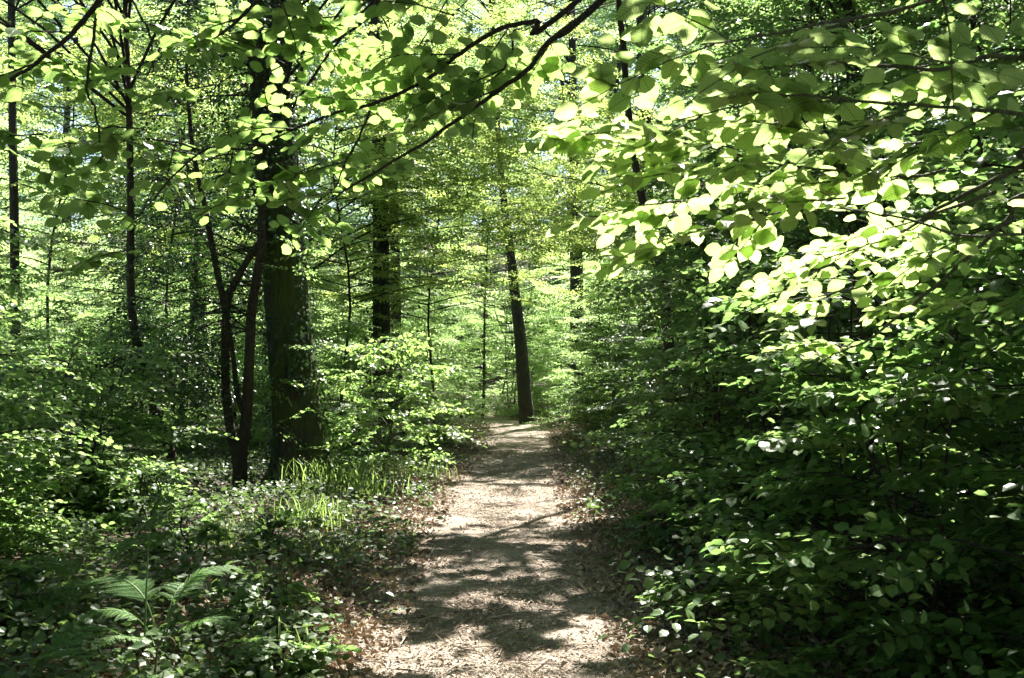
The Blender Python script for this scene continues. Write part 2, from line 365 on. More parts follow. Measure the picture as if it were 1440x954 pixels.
# ------------------------------------------------------------------ sprays
def make_spray(rng, L=.7, sp=.045, leaf=.075, side_ang=50, nside=8, droop=.12, tilt=.28):
    P, D, N, S, TW = [], [], [], [], []
    def twig(o, h, length, first=.1):
        n = max(2, int(length / sp)); d = np.array([math.cos(h), math.sin(h), rng.normal() * .06])
        pts = [o + d * length * t + np.array([0, 0, -droop * (length * t) ** 2 / max(L, .1)]) + rng.normal(size=3) * .004 for t in np.linspace(0, 1, 4)]
        TW.append((np.array(pts), length))
        for k in range(n + 1):
            t = first + (1 - first) * k / n; p, _ = at(np.array(pts), min(t, .999))
            last = k == n; sg = 1 if k % 2 else -1
            a = h + (0 if last else sg * rad(rng.uniform(38, 62)))
            P.append(p); D.append((math.cos(a), math.sin(a), rng.normal() * .2 - .12)); N.append((rng.normal() * tilt, rng.normal() * tilt, 1))
            S.append(leaf * rng.uniform(.72, 1.12) * (.8 if last else 1))
    o = np.zeros(3); twig(o, 0, L, .25); main = TW[0][0]
    for i in range(nside):
        t = .1 + .8 * i / nside; p, _ = at(main, t); sg = 1 if i % 2 else -1
        twig(p, sg * rad(side_ang * rng.uniform(.8, 1.15)), L * (.55 - .4 * t) * rng.uniform(.7, 1.2))
    return np.array(P), np.array(D, float), np.array(N, float), np.array(S), TW

def rot_hpr(h, pitch, roll):
    return np.array(Matrix.Rotation(h, 3, 'Z') @ Matrix.Rotation(-pitch, 3, 'Y') @ Matrix.Rotation(roll, 3, 'X'))

class Leaves:
    def __init__(s): s.P, s.D, s.N, s.S, s.tw = [], [], [], [], []; s.bias = 0.0
    def add(s, spray, o, h, pitch, roll, sc_, lsc=1.0, twigs=True, tr=.0035):
        P, D, N, S, TW = spray; R = rot_hpr(h, pitch, roll)
        s.P.append(P @ R.T * sc_ + o); s.D.append(D @ R.T); s.N.append(norm(N @ R.T) + s.bias * SUN * [1, 1, .2]); s.S.append(S * lsc)
        if twigs:
            for k, (p, l) in enumerate(TW):
                if k and twigs == 'main': break
                q = p @ R.T * sc_ + o; r0 = tr * (1 if k == 0 else .55); s.tw.append((q, np.linspace(r0, r0 * .4, len(q))))
    def arr(s): return np.concatenate(s.P), np.concatenate(s.D), np.concatenate(s.N), np.concatenate(s.S)

def lib(seed, n, **k):
    r = np.random.default_rng(seed); return [make_spray(r, **k) for _ in range(n)]
LIB_N = lib(1, 8, L=.6, sp=.055, leaf=.075, nside=5, tilt=.45)                # near shrubs
LIB_M = lib(2, 8, L=.8, sp=.05, leaf=.075, nside=8)                # middle distance
LIB_F = lib(3, 8, L=1.1, sp=.085, leaf=.11, nside=8, tilt=.35)      # far
LIB_H = lib(4, 8, L=.55, sp=.04, leaf=.045, nside=7, tilt=.6, droop=.3)   # small dark leaves
LIB_O = lib(5, 8, L=.42, sp=.082, leaf=.084, nside=4, tilt=.30, droop=.15, side_ang=55)   # overhead boughs seen near

def woody(seed, H, R, nstem=4, nbr=12, spl=LIB_M, zmin=.12, lsc=1.0, nsp=4, lean=.35, low=.1, twigs='main', rise=.35, r0=.022, shape=.6, sprsc=(.65, 1.1), bias=0.0):
    """stems, limbs and leaf sprays of a shrub or young tree about its base"""
    rng = np.random.default_rng(seed); L = Leaves(); L.bias = bias; stems, limbs = [], []
    for i in range(nstem):
        h0 = rng.uniform(0, 6.28) if nstem == 1 else i * 6.28 / nstem + rng.normal() * .4
        hh = H * rng.uniform(.75, 1.0); out = R * lean * rng.uniform(.4, 1.1)
        k = np.array([[0, 0, -.1], [.08, 0, .12 * hh], [.35, .03, .4 * hh], [.7, -.04, .72 * hh], [1, 0, hh]])
        pts = np.stack([k[:, 0] * out, k[:, 1] * R * 2, k[:, 2]], -1) + rng.normal(size=(5, 3)) * [.04, .04, 0] * min(R, 2)
        pts[0, :2] *= .2; pts = pts @ np.array(Matrix.Rotation(h0, 3, 'Z')).T
        pts[:, :2] += rng.normal(size=2) * .05 * (nstem > 1)
        st = resample(pts, 12); stems.append((st, np.linspace(r0 * H / 4, r0 * .25, 12)))
        for b in range(nbr):
            t = low + (1 - low) * ((b + rng.random()) / nbr); o, _ = at(st, min(t, .995))
            h = h0 + b * 2.4 + rng.normal() * .5; ln = R * (1 - shape * t) * rng.uniform(.55, 1.15)
            d = np.array([math.cos(h), math.sin(h), 0])
            q = resample(np.array([o, o + d * ln * .35 + [0, 0, ln * rise * .5], o + d * ln * .7 + [0, 0, ln * rise * .7], o + d * ln + [0, 0, ln * rise * .55]]) + rng.normal(size=(4, 3)) * [0.03, .03, .02], 6)
            limbs.append((q, np.linspace(.009 * (.5 + R / 3), .003, 6)))
            for s in range(nsp):
                tt = .3 + .7 * (s + rng.random() * .5) / nsp; p, _ = at(q, min(tt, .99)); last = s == nsp - 1
                if p[2] < zmin: continue
                L.add(spl[rng.integers(len(spl))], p, h + (0 if last else (1 if s % 2 else -1) * rng.uniform(.4, 1.0)), rng.normal() * .15 - .03, rng.normal() * .3, rng.uniform(*sprsc), lsc, twigs)
    return stems, limbs, L

TM_HI = [tmpl_hi(.68, .14, .34, .022, 1), tmpl_hi(.74, .06, .14, .028, 2), tmpl_hi(.64, .24, .60, .020, 3), tmpl_hi(.75, .12, .02, .034, 4), tmpl_hi(.70, -.06, .26, .03, 5), tmpl_hi(.60, .30, .15, .03, 6)]
def hi_meshes(mat, name='leaf'): return [mesh_np(name, v, t, mat, True, None, uv) for v, t, uv in TM_HI]
HI_BEECH = hi_meshes(M_BEECH_HI); HI_HAZEL = hi_meshes(M_HAZEL_HI); HI_BRIGHT = hi_meshes(M_BRIGHT_HI)

def in_view(Pw, m=1.06):
    d = Pw - CAM; c, s = math.cos(PITCH), math.sin(PITCH)
    f = d[:, 1] * c + d[:, 2] * s; v = -d[:, 1] * s + d[:, 2] * c; f2 = np.maximum(f, 1e-3)
    return (f > .1) & (np.abs(d[:, 0] / f2) < 720 / FPX * m) & (np.abs(v / f2) < 477 / FPX * m)

def place_leaves(r, L, base, ndist, his, mat, tm, nmax=300, name='foliage'):
    """the largest-looking leaves as parts of their own, the rest as one part"""
    P, D, N, S = L.arr(); Pw = P + base
    sz = np.where(in_view(Pw), S / np.linalg.norm(Pw - CAM, axis=1), 0) * FPX
    if nmax:
        o = np.argsort(-sz)[:nmax]; o = o[sz[o] > 9.0]
    else: o = np.array([], int)
    rest = np.ones(len(P), bool); rest[o] = False
    if len(o):
        Df, Sf, Nf = frames(D[o], N[o])
        for k, i in enumerate(o):
            ob = bpy.data.objects.new('leaf', his[k % len(his)]); COL.objects.link(ob); ob.parent = r
            s = S[i]; a, b, c, p = Df[k] * s, Sf[k] * s, Nf[k] * s, P[i]
            ob.matrix_local = Matrix(((a[0], b[0], c[0], p[0]), (a[1], b[1], c[1], p[1]), (a[2], b[2], c[2], p[2]), (0, 0, 0, 1)))
    if rest.any():
        V, T = leaf_soup(P[rest], D[rest], N[rest], S[rest], tm)
        tag(link(name, mesh_np(name, V, T, mat), r), kind='stuff')
    return len(o)

NLEAF = 0
def near_shrub(seed, x, y, label, H, R, mat=None, his=None, nmax=200, group=None, cat='shrub', name='shrub', bark=None, spl=LIB_N, **k):
    global NLEAF
    mat = mat or M_HAZEL; his = his or HI_HAZEL
    base = np.array([x, y, float(ground_z(x, y))])
    r = root(name, base, label, cat, group)
    stems, limbs, L = woody(seed, H, R, spl=spl, bias=.5, **k)
    for s in stems:
        V, T = tubes([s], 7); link('stem', mesh_np('stem', V, T, bark or M_BARK_BR, True), r)
    V, T = tubes(limbs, 5); tag(link('branches', mesh_np('branches', V, T, M_TWIG, True), r), kind='stuff')
    if L.tw:
        V, T = tubes(L.tw, 3); tag(link('twigs', mesh_np('twigs', V, T, M_TWIG, True), r), kind='stuff')
    NLEAF += place_leaves(r, L, base, 0, his, mat, tmpl_mid(.78, .15, .25), nmax)
    return r

# ---- prototypes shared by copies: stem parts, branches, foliage
def proto(seed, mat, tm, bark, H, R, lod=5, **k):
    stems, limbs, L = woody(seed, H, R, **k)
    st = []
    for s in stems:
        V, T = tubes([s], lod + 1); st.append(mesh_np('stem', V, T, bark, True))
    V, T = tubes(limbs, 4); lm = mesh_np('branches', V, T, M_TWIG, True)
    P, D, N, S = L.arr(); V, T = leaf_soup(P, D, N, S, tm); fo = mesh_np('foliage', V, T, mat)
    return st, lm, fo, len(P)

def put(pr, name, x, y, label, cat, group, s=1.0, rz=0.0, sz=None, trunk=False, dz=0):
    r = root(name, (x, y, float(ground_z(x, y)) + dz), label, cat, group); r.rotation_euler = (0, 0, rz); r.scale = (s, s, sz or s)
    for m in pr[0]: link('trunk' if trunk else 'stem', m, r)
    tag(link('branches', pr[1], r), kind='stuff'); tag(link('crown' if trunk else 'foliage', pr[2], r), kind='stuff')
    return r
# ------------------------------------------------------------------ tall trees and the canopy added to shade the path
R2 = np.random.default_rng(77)
TREES = []     # dict(root, base, top poly, leaves)
def ivy_on(r, base, poly, radii, n, z0, z1, depth, size, seed, mat=None, side=None):
    rng = np.random.default_rng(seed); P, D, N = [], [], []
    zs = poly[:, 2] - base[2]
    for i in range(n):
        z = z0 + (z1 - z0) * rng.random(); k = np.searchsorted(zs, z).clip(1, len(zs) - 1); f = (z - zs[k - 1]) / max(zs[k] - zs[k - 1], 1e-6)
        c = poly[k - 1] * (1 - f) + poly[k] * f; rr = radii[k - 1] * (1 - f) + radii[k] * f
        a = rng.uniform(0, 6.28)
        if math.sin(a * 2 + z * 1.3) + .8 * math.sin(z * 2.1 + a) + rng.normal() * .4 < -.1 and depth < .3: continue
        dd = rr * 1.05 + depth * rng.random() ** 1.5 + .01
        o = np.array([math.cos(a), math.sin(a), 0])
        if vnoise(np.array(a * 2.0), np.array(z * 1.6), 4) < .44 and depth < .3: continue
        P.append(c + o * dd - base); D.append(np.array([-o[1], o[0], 0]) * rng.normal() + [0, 0, -.8] + o * .5); N.append(o + rng.normal(size=3) * .4 + [0, 0, .4])
    P, D, N = map(np.array, (P, D, N))
    V, T = leaf_soup(P, D, N, size * rng.uniform(.6, 1.2, len(P)), tmpl_mid(.8, .2, .2))
    tag(link('ivy', mesh_np('ivy', V, T, mat or M_HOLLY), r), kind='stuff')

def tall_tree(name, label, pts, radii, bark, top=None, ridged=0.0, sides=16, cat='tree', n=40, group=None, flare=None, fur=0):
    pts = np.array(pts, float); radii = list(radii)
    if top is not None:
        d = norm(pts[-1] - pts[-2]); e = pts[-1] + np.array([d[0] * .4, d[1] * .4, 1]) * (top - pts[-1][2])
        pts = np.vstack([pts, (pts[-1] + e) / 2, e]); radii += [radii[-1] * .8, radii[-1] * .35]
    gz0 = float(ground_z(pts[0][0], pts[0][1])); pts[0][2] = gz0 - .15
    base = np.array([pts[0][0], pts[0][1], gz0])
    poly = resample(pts, n); rr = np.interp(np.linspace(0, 1, n), np.linspace(0, 1, len(radii)), radii)
    if flare: rr = rr + flare * np.exp(-np.maximum(poly[:, 2] - gz0, 0) / .28)
    r = root(name, base, label, cat, group)
    V, T = tubes([(poly - base, rr)], sides, ridged)
    if fur:
        c = np.repeat(poly - base, sides, 0); th = np.tile(np.arange(sides), n); o = V - c; zz = c[:, 2]
        aw = 6.2832 * th / sides; wv = 14 + zz * 0; u = th * 22.0 / sides; uw = np.where(u > 21, 0, 1)
        f = vnoise(np.cos(aw) * 5.5 + 9, np.sin(aw) * 5.5 + zz * 2.2 + 9, 1) * .6 + vnoise(np.cos(aw) * 11 + 30, np.sin(aw) * 11 + zz * 5 + 30, 2) * .4
        V = V + norm(o) * (-fur * np.abs(f - .5)[:, None] * 4 + fur) + norm(o) * (.11 * np.exp(-np.maximum(zz, 0) / .35) * np.sin(aw * 5))[:, None]
    link('trunk', mesh_np('trunk', V, T, bark, True), r)
    t = dict(root=r, base=base, poly=poly, rr=rr, L=Leaves(), lim=[]); TREES.append(t); return t

# big mossy trunk on the left
oak = tall_tree('oak_tree', 'thick mossy ivy-clad trunk standing left of the path, leaning slightly left',
    [W(426, 700, 12.8), W(422, 640, 12.8), W(412, 520, 12.8), W(403, 400, 12.8), W(396, 300, 12.8), W(384, 150, 12.8), W(375, 0, 12.8)],
    [.33, .30, .275, .255, .245, .24, .23], M_BARK_OAK, 16, .07, 120, n=420, flare=.16, fur=.022)
ivy_on(oak['root'], oak['base'], oak['poly'], oak['rr'], 4200, .2, 3.4, .14, .055, 5)
spr = Leaves(); spr.bias = .4
for i in range(30):
    z_ = R2.uniform(.3, 3.6); k_ = int(np.searchsorted(oak['poly'][:, 2], z_)); a_ = R2.uniform(-2.6, .6)
    spr.add(LIB_N[i % 8], oak['poly'][k_] - oak['base'] + np.array([math.cos(a_), math.sin(a_), 0]) * .26, a_, .1, R2.normal() * .4, R2.uniform(.5, .95), .8, True, .003)
V, T = tubes(spr.tw, 3); tag(link('sprout_twigs', mesh_np('sprout_twigs', V, T, M_TWIG, True), oak['root']), kind='stuff')
place_leaves(oak['root'], spr, oak['base'], 0, HI_BEECH, M_LEFT, tmpl_mid(.78, .15, .25), 0, 'sprouts')
ivy_on(oak['root'], oak['base'], oak['poly'], oak['rr'], 6500, 3.0, 8.5, .6, .055, 6)
# forked holly in front of it
fork = W(338, 640, 12.2)
hol = tall_tree('holly_tree', 'slim forked holly with brown stems and dark crown left of the thick mossy trunk',
    [W(337, 690, 12.2), fork, W(345, 600, 12.2), W(350, 520, 12.2), W(354, 440, 12.2), W(363, 380, 12.2), W(368, 330, 12.2), W(362, 200, 12.3), W(350, 60, 12.4)],
    [.10, .085, .068, .062, .058, .054, .05, .04, .03], M_BARK_BR, None, .04, 14, n=50)
for pl, ra in (([(334, 650), (322, 590), (317, 520), (319, 430), (332, 395), (352, 360), (366, 340)], [.062, .058, .053, .05, .045, .04, .035]),
               ([(343, 585), (334, 555), (329, 510), (325, 480), (321, 455)], [.035, .033, .03, .028, .026]),
               ([(318, 440), (305, 380), (290, 300), (270, 200), (262, 90)], [.045, .04, .035, .028, .015])):
    V, T = tubes([(resample([W(a, b, 12.2) for a, b in pl], 22) - hol['base'], np.interp(np.linspace(0, 1, 22), np.linspace(0, 1, len(ra)), ra))], 12, .04)
    link('stem', mesh_np('stem', V, T, M_BARK_BR, True), hol['root'])
def blob(t, blobs, spl, n, seed, lsc=1.0, down=0.0, sc_=(.8, 1.3)):
    rng = np.random.default_rng(seed)
    for i in range(n):
        c, rad3 = blobs[rng.integers(len(blobs))]; v = norm(rng.normal(size=3)) * rng.random() ** .45 * np.array(rad3)
        p = np.array(c) + v
        t['L'].add(spl[rng.integers(len(spl))], p - t['base'], math.atan2(v[1], v[0]) + rng.normal() * .6, rng.normal() * .25 - down, rng.normal() * .4, rng.uniform(*sc_), lsc, 'main', .004)
blob(hol, [(W(270, 430, 12.6), (.75, .8, .95)), (W(255, 300, 12.8), (.8, .8, 1.0)), (W(310, 180, 12.8), (.9, .9, 1.1)), (W(240, 520, 12.4), (.6, .6, .7)), (W(330, 60, 12.8), (.9, .9, 1.1))], LIB_H, 620, 8, 1.05, .2)

def finish_tree(t, mat, tm, name='crown', limb_r=.03, fol='foliage', nl=None, leaf_objs=0, his=None, tw=True):
    L = t['L']
    if not L.P: return
    if t['lim']:
        V, T = tubes([(q, rr) for q, rr in t['lim']], 5); tag(link('limbs', mesh_np('limbs', V, T, M_TWIG, True), t['root']), kind='stuff')
    if tw and L.tw:
        V, T = tubes(L.tw, 3); tag(link('twigs', mesh_np('twigs', V, T, M_TWIG, True), t['root']), kind='stuff')
    global NLEAF
    NLEAF += place_leaves(t['root'], L, t['base'], 0, his, mat, tm, leaf_objs, name)
for i in range(60):   # thin dark twigs of the holly
    rng = R2; p, _ = at(hol['poly'], rng.uniform(.45, .98)); e = p + np.array([rng.uniform(-1.5, .3), rng.normal() * .4, rng.uniform(-.6, .4)])
    hol['lim'].append((resample(np.array([p, (p + e) / 2 + [0, 0, .12], e]), 6) - hol['base'], np.linspace(.012, .003, 6)))
finish_tree(hol, M_HOLLY, tmpl_mid(.55, .2, .2), 'crown')

def pxtree(name, label, pl, Y, wpx, bark=M_BARK, top=11, **k):
    Ys = Y if isinstance(Y, (list, tuple)) else [Y] * len(pl)
    return tall_tree(name, label, [W(a, b, y) for (a, b), y in zip(pl, Ys)], [q / 2 / FPX * Ys[0] for q in wpx], bark, top, **k)
slimL = pxtree('ash_sapling', 'crooked slim dark sapling among the bushes left of the forked holly', [(246, 700), (243, 650), (226, 600), (208, 545), (190, 470), (184, 400), (184, 300), (182, 180), (178, 60), (176, 0)], 12.0, [16, 14, 13, 12, 12, 11, 10, 9, 8, 7], M_BARK_BR, 9, ridged=.05, sides=10)
farL = pxtree('oak_tree', 'dark trunk at the far left with leaves pressed round it', [(24, 640), (22, 500), (20, 300), (18, 200), (17, 90), (16, 0)], 18, [15, 13, 12, 11, 10, 10], M_BARK, 14, sides=12)
behL = pxtree('oak_tree', 'dark trunk half hidden behind the holly crown', [(282, 640), (280, 500), (277, 330), (275, 180), (272, 0)], 24, [26, 24, 22, 21, 19], M_BARK, 16, sides=14)
mid1 = pxtree('oak_tree', 'tall straight ivy-hung trunk between the mossy trunk and the path', [(541, 640), (539, 580), (537, 480), (536, 350), (533, 200), (528, 60), (526, 0)], 22, [32, 29, 25, 23, 21, 19, 18], M_BARK, 18, ridged=.05, sides=16)
ivy_on(mid1['root'], mid1['base'], mid1['poly'], mid1['rr'], 1800, .5, 9, .35, .075, 9)
mid2 = pxtree('beech_tree', 'thinner dim trunk just right of the ivy-hung trunk', [(561, 640), (560, 580), (557, 450), (555, 330), (549, 150), (546, 0)], 25, [17, 16, 15, 14, 13, 12], M_BARK, 15, sides=12)
cen = pxtree('oak_tree', 'dark trunk leaning left beside the far end of the path', [(743, 600), (738, 560), (732, 480), (725, 420), (720, 372), (708, 280), (700, 180), (694, 60), (690, 0)], 28.5, [24, 20, 17, 15, 13, 10, 8, 7, 6], M_BARK, 18, ridged=.05, sides=16, flare=.02)
shortR = pxtree('oak_tree', 'broad dark trunk far behind the bushes right of the leaning trunk', [(813, 620), (812, 520), (811, 400), (809, 300), (806, 150), (804, 0)], 30, [24, 21, 19, 17, 12, 9], M_BARK, 20, sides=14)
slimR = pxtree('beech_tree', 'thin curved dark trunk rising from the bushes right of the path', [(948, 640), (945, 560), (938, 450), (930, 380), (912, 310), (897, 250), (884, 160), (876, 60), (870, 0)], 14, [17, 16, 14, 13, 12, 11, 10, 9, 8], M_BARK_BR, 10, ridged=.03, sides=12)
bR = pxtree('beech_tree', 'upright trunk in the dark wood at upper right', [(1212, 700), (1210, 520), (1206, 300), (1202, 150), (1197, 60), (1194, 0)], 13, [26, 24, 21, 20, 18, 17], M_BARK, 15, ridged=.03, sides=14)
fR = pxtree('beech_tree', 'dim trunk behind the thin curved one at upper right', [(915, 620), (912, 400), (907, 160), (904, 60), (902, 0)], 24, [22, 20, 17, 16, 15], M_BARK, 16, sides=12)
gR = pxtree('beech_tree', 'dim trunk at the right edge of the wood behind hanging leaves', [(1385, 700), (1378, 400), (1370, 160), (1364, 0)], 19, [20, 17, 15, 14], M_BARK, 14, sides=12)

def plain(name, label, x, y, h, r0, **k):
    z = float(ground_z(x, y)); return tall_tree(name, label, [(x, y, z), (x + .05, y, z + h * .3), (x - .1, y + .1, z + h * .6), (x, y + .1, z + h)], [r0, r0 * .85, r0 * .6, r0 * .2], M_BARK, None, sides=12, n=24, **k)  # for oaks added out of view to carry shading crowns
o1 = plain('oak_tree', 'added out-of-view oak trunk off to the right of the path, its crown shading it', 8.2, 14.5, 15, .28)
o2 = plain('oak_tree', 'added out-of-view oak trunk off to the left of the path, its crown shading it', -9.5, 15.5, 15, .3)
o3 = plain('oak_tree', 'added out-of-view oak trunk beyond the right bushes, its crown placed to shade the path', 5.5, 9.5, 14, .25)
o4 = plain('oak_tree', 'added out-of-view oak trunk left of the viewpoint, its crown placed to shade the near path', -4.6, 5.2, 11, .2)
o5 = plain('oak_tree', 'added out-of-view oak trunk right of the viewpoint, its crown placed to shade the right bushes', 5.6, 5.0, 11, .2)
OWN = [o4, o5, oak, mid1, bR, o1, o2, o3, farL, cen, slimL, fR, gR]

LIB_C = lib(6, 8, L=.42, sp=.075, leaf=.10, nside=4, tilt=.35)
SXY = SUN[:2] / SUN[2]
HOLES = [(p[0] - SXY[0] * p[2], p[1] - SXY[1] * p[2], r_) for p, r_ in ((W(1000, 440, 5.0), .35), (W(1120, 480, 4.2), .35), (W(990, 520, 5.6), .3), (W(1180, 430, 3.2), .3), (W(1060, 600, 5.0), .3), (W(930, 660, 6.4), .3), (W(1080, 380, 5), .4), (W(1250, 520, 4.5), .25), (W(1100, 720, 4.2), .15), (W(120, 500, 9), .7), (W(250, 560, 10), .6), (W(60, 620, 8), .5))]
_a = np.random.default_rng(3).uniform(0, 40, (2, 20000))
NQ = np.quantile(.20 * vnoise(_a[0] * 1.2, _a[1] * 1.5, 1) + .42 * vnoise(_a[0] * 4.0, _a[1] * 5.0, 2) + .38 * vnoise(_a[0] * 7.5, _a[1] * 9.5, 7), np.linspace(0, 1, 101))
def cover(gx, gy):
    """share of sunlight the crowns above hold back, over the ground"""
    D = np.full_like(gx, .30)
    D = np.where(gy < 9.5, .60, D)
    D = np.where((gx > -1.5) & (gx < .5) & (gy < 9.5), .51, D); D = np.where((gx >= .5) & (gx < 1.1) & (gy < 9.5), .66, D)
    D = np.where((gx > 1.0) & (gy < 14), .38, D)
    D = np.where((gx > 1.3) & (gy < 7), .55, D); D = np.where((gx > 1.9) & (gy < 3.6), .88, D)
    D = np.where((gx < -1.2) & (gy < 9), .72, D)
    D = np.where((gx < -2.5) & (gy < 9), .80, D); D = np.where((gx < -3.6) & (gy > 6.5), .3, D)
    D = np.where((gx < -2.5) & (gy > 9), .12, D)
    D = np.where((gx < 1.2) & (gx > -1.8) & (gy > 13.2), .35, D)
    D = np.where((np.abs(gx + .2) < 1.15) & (gy > 9.9) & (gy < 13.2), .04, D)      # the sunlit stretch
    D = np.where(gx > 2.4, np.maximum(D, .72), D)
    D = np.where((gx >= .78) & (gx < 2.4) & (gy > .6) & (gy < 2.2), .75, D)
    D = np.where((gx > -2.4) & (gx < -.6) & (gy > .6) & (gy < 2.2), .38, D)
    D = np.where((gx > -.6) & (gx < .78) & (gy > .80) & (gy < 2.0), .0, D)       # the gap that lights the hanging boughs
    D = np.where((gx > -.6) & (gx < 2) & (gy > -.6) & (gy <= .66), .95, D)
    for cx_, cy_, r_ in ((-1.85, 4.74, .32), (-1.34, 3.95, .35), (-2.06, 12.2, 1.0), (-1.9, 9.0, .4), (-2.3, 11.8, .4), (1.7, 4.95, .3), (1.0, 5.6, .2), *HOLES):
        D = np.where((gx - cx_) ** 2 + (gy - cy_) ** 2 < r_ * r_, .05, D)
    n = .20 * vnoise(gx * 1.2, gy * 1.5, 1) + .42 * vnoise(gx * 4.0, gy * 5.0, 2) + .38 * vnoise(gx * 7.5, gy * 9.5, 7)
    rk = np.interp(n, NQ, np.linspace(0, 1, 101))
    return (rk < D), np.where(D < .02, 0, 1)

def canopy():  # overhead leaves added and thinned to shape sun and shade below
    rng = np.random.default_rng(21); n = 60000
    gx = rng.uniform(-11, 11, n); gy = rng.uniform(-3, 24, n); area = 22 * 27.
    per = .048; inn, D = cover(gx, gy); lai = np.where(gy < 14, 4.2, 1.7)
    keep = (D > 0) & (rng.random(n) < lai * area / n / per)
    gx, gy = gx[keep], gy[keep]; n = len(gx)
    h = np.maximum(4.0, 2.9 + .51 * gy) + rng.uniform(0, 1.1, n) + 1.2 * (vnoise(gx * .35, gy * .35, 9)); h = np.where((gy < 4) & (gx < 2), np.maximum(4.0, h - .8), h)
    P = np.stack([gx + SXY[0] * h, gy + SXY[1] * h, h], -1)
    bx = np.array([t['base'][:2] for t in OWN]); own = np.argmin(((P[:, None, :2] - bx[None]) ** 2).sum(-1), 1)
    for i in range(n):
        t = OWN[own[i]]; v = P[i] - t['base']
        t['L'].add(LIB_C[rng.integers(8)], v, math.atan2(v[1], v[0]) + rng.normal() * .8, rng.normal() * .2, rng.normal() * .3, rng.uniform(.8, 1.15), 1.0, False, .004)
        L = t['L']; w_ = L.P[-1] + t['base']; m = cover(w_[:, 0] - SXY[0] * w_[:, 2], w_[:, 1] - SXY[1] * w_[:, 2])[0]
        L.P[-1], L.D[-1], L.N[-1], L.S[-1] = L.P[-1][m], L.D[-1][m], L.N[-1][m], L.S[-1][m]
    for k, t in enumerate(OWN):
        Q = P[own == k] - t['base']
        if len(Q) < 4: continue
        C = Q[rng.choice(len(Q), min(len(Q), max(4, len(Q) // 90)), False)]
        for _ in range(4):
            a = np.argmin(((Q[:, None] - C[None]) ** 2).sum(-1), 1)
            C = np.array([Q[a == j].mean(0) if (a == j).any() else C[j] for j in range(len(C))])
        zs = t['poly'][:, 2] - t['base'][2]
        for j, c in enumerate(C):
            hz = np.clip(c[2] - .35 * np.hypot(c[0], c[1]) - .5, 4.5, zs[-1] - .3); s = np.interp(hz, zs, np.linspace(0, 1, len(zs)))
            p, _ = at(t['poly'] - t['base'], min(float(s), .99))
            q = resample(np.array([p, p * .65 + c * .35 + [0, 0, .3], p * .3 + c * .7 + [0, 0, .15], c]) + rng.normal(size=(4, 3)) * .12 * np.array([0, 1, 1, 0])[:, None], 9)
            t['lim'].append((q, np.linspace(.020, .008, 9)))
            for m in Q[a == j][:14]:
                t['lim'].append((resample(np.array([q[6], (q[6] + m) / 2 + [0, 0, .1], m]), 5), np.linspace(.007, .003, 5)))
canopy()
blob(slimR, [(slimR['poly'][-1] - [0, 0, .8], (1.2, 1.2, 1.0))], LIB_M, 40, 15)
for t in OWN + [slimR]: finish_tree(t, M_CANOPY, tmpl_lo(.7, .25, .1))
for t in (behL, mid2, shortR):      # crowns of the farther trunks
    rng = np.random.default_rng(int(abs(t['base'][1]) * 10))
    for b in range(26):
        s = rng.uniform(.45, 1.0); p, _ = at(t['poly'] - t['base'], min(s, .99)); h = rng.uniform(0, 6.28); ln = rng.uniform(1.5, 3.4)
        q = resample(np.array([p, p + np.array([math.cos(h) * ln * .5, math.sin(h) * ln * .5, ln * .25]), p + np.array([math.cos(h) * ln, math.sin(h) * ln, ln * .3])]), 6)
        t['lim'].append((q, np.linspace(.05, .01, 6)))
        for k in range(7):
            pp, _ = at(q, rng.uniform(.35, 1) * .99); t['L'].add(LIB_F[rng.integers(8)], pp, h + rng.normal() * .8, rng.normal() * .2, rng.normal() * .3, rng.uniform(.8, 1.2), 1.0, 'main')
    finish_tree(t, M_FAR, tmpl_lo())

# ------------------------------------------------------------------ boughs hanging in from trees beside the camera
def bough_tree(name, label, x, y, boughs, sprays, seed, lsz=1.0, h=7, r0=.11, hi=300, bark=M_BARK_BR, twbark=M_TWIG):
    z = float(ground_z(x, y)); base = np.array([x, y, z]); rng = np.random.default_rng(seed)
    r = root(name, base, label, 'tree')
    tr = resample([(x, y, z - .1), (x + .04, y + .03, z + h * .3), (x - .05, y, z + h * .65), (x, y, z + h)], 24)
    V, T = tubes([(tr - base, np.linspace(r0, r0 * .3, 24))], 14, .03); link('trunk', mesh_np('trunk', V, T, bark, True), r)
    L = Leaves(); L.bias = .75
    for pl, Y0, Y1, w0, w1, join in boughs:
        pts = [W(a, b, Y0 + (Y1 - Y0) * i / (len(pl) - 1)) for i, (a, b) in enumerate(pl)]
        if join: pts = [np.array([x, y, join]), (np.array([x, y, join]) * .5 + pts[0] * .5 + [0, 0, .15])] + pts
        n = len(pts) * 5; q = resample(pts, n); rr = np.linspace(w0, w1, n)
        q = q + np.cumsum(rng.normal(size=(n, 3)), 0) * .0015
        V, T = tubes([(q - base, rr)], 8, .05); link('bough', mesh_np('bough', V, T, twbark, True), r)
        for f0, f1, cnt, sc0, ang in sprays.get(len(r.children) - 2, []):
            for k in range(cnt):
                f = f0 + (f1 - f0) * (k + rng.random() * .7) / cnt; p, d = at(q, min(f, .99))
                hd = math.atan2(d[1], d[0]) + (1 if k % 2 else -1) * rad(ang) * rng.uniform(.5, 1.2)
                L.add(LIB_O[rng.integers(8)], p - base, hd, rng.normal() * .22 - .05, rng.normal() * .35, sc0 * lsz ** .7 * rng.uniform(.75, 1.15), lsz * rng.uniform(.9, 1.12), True, .0025)
    return r, base, L, rng

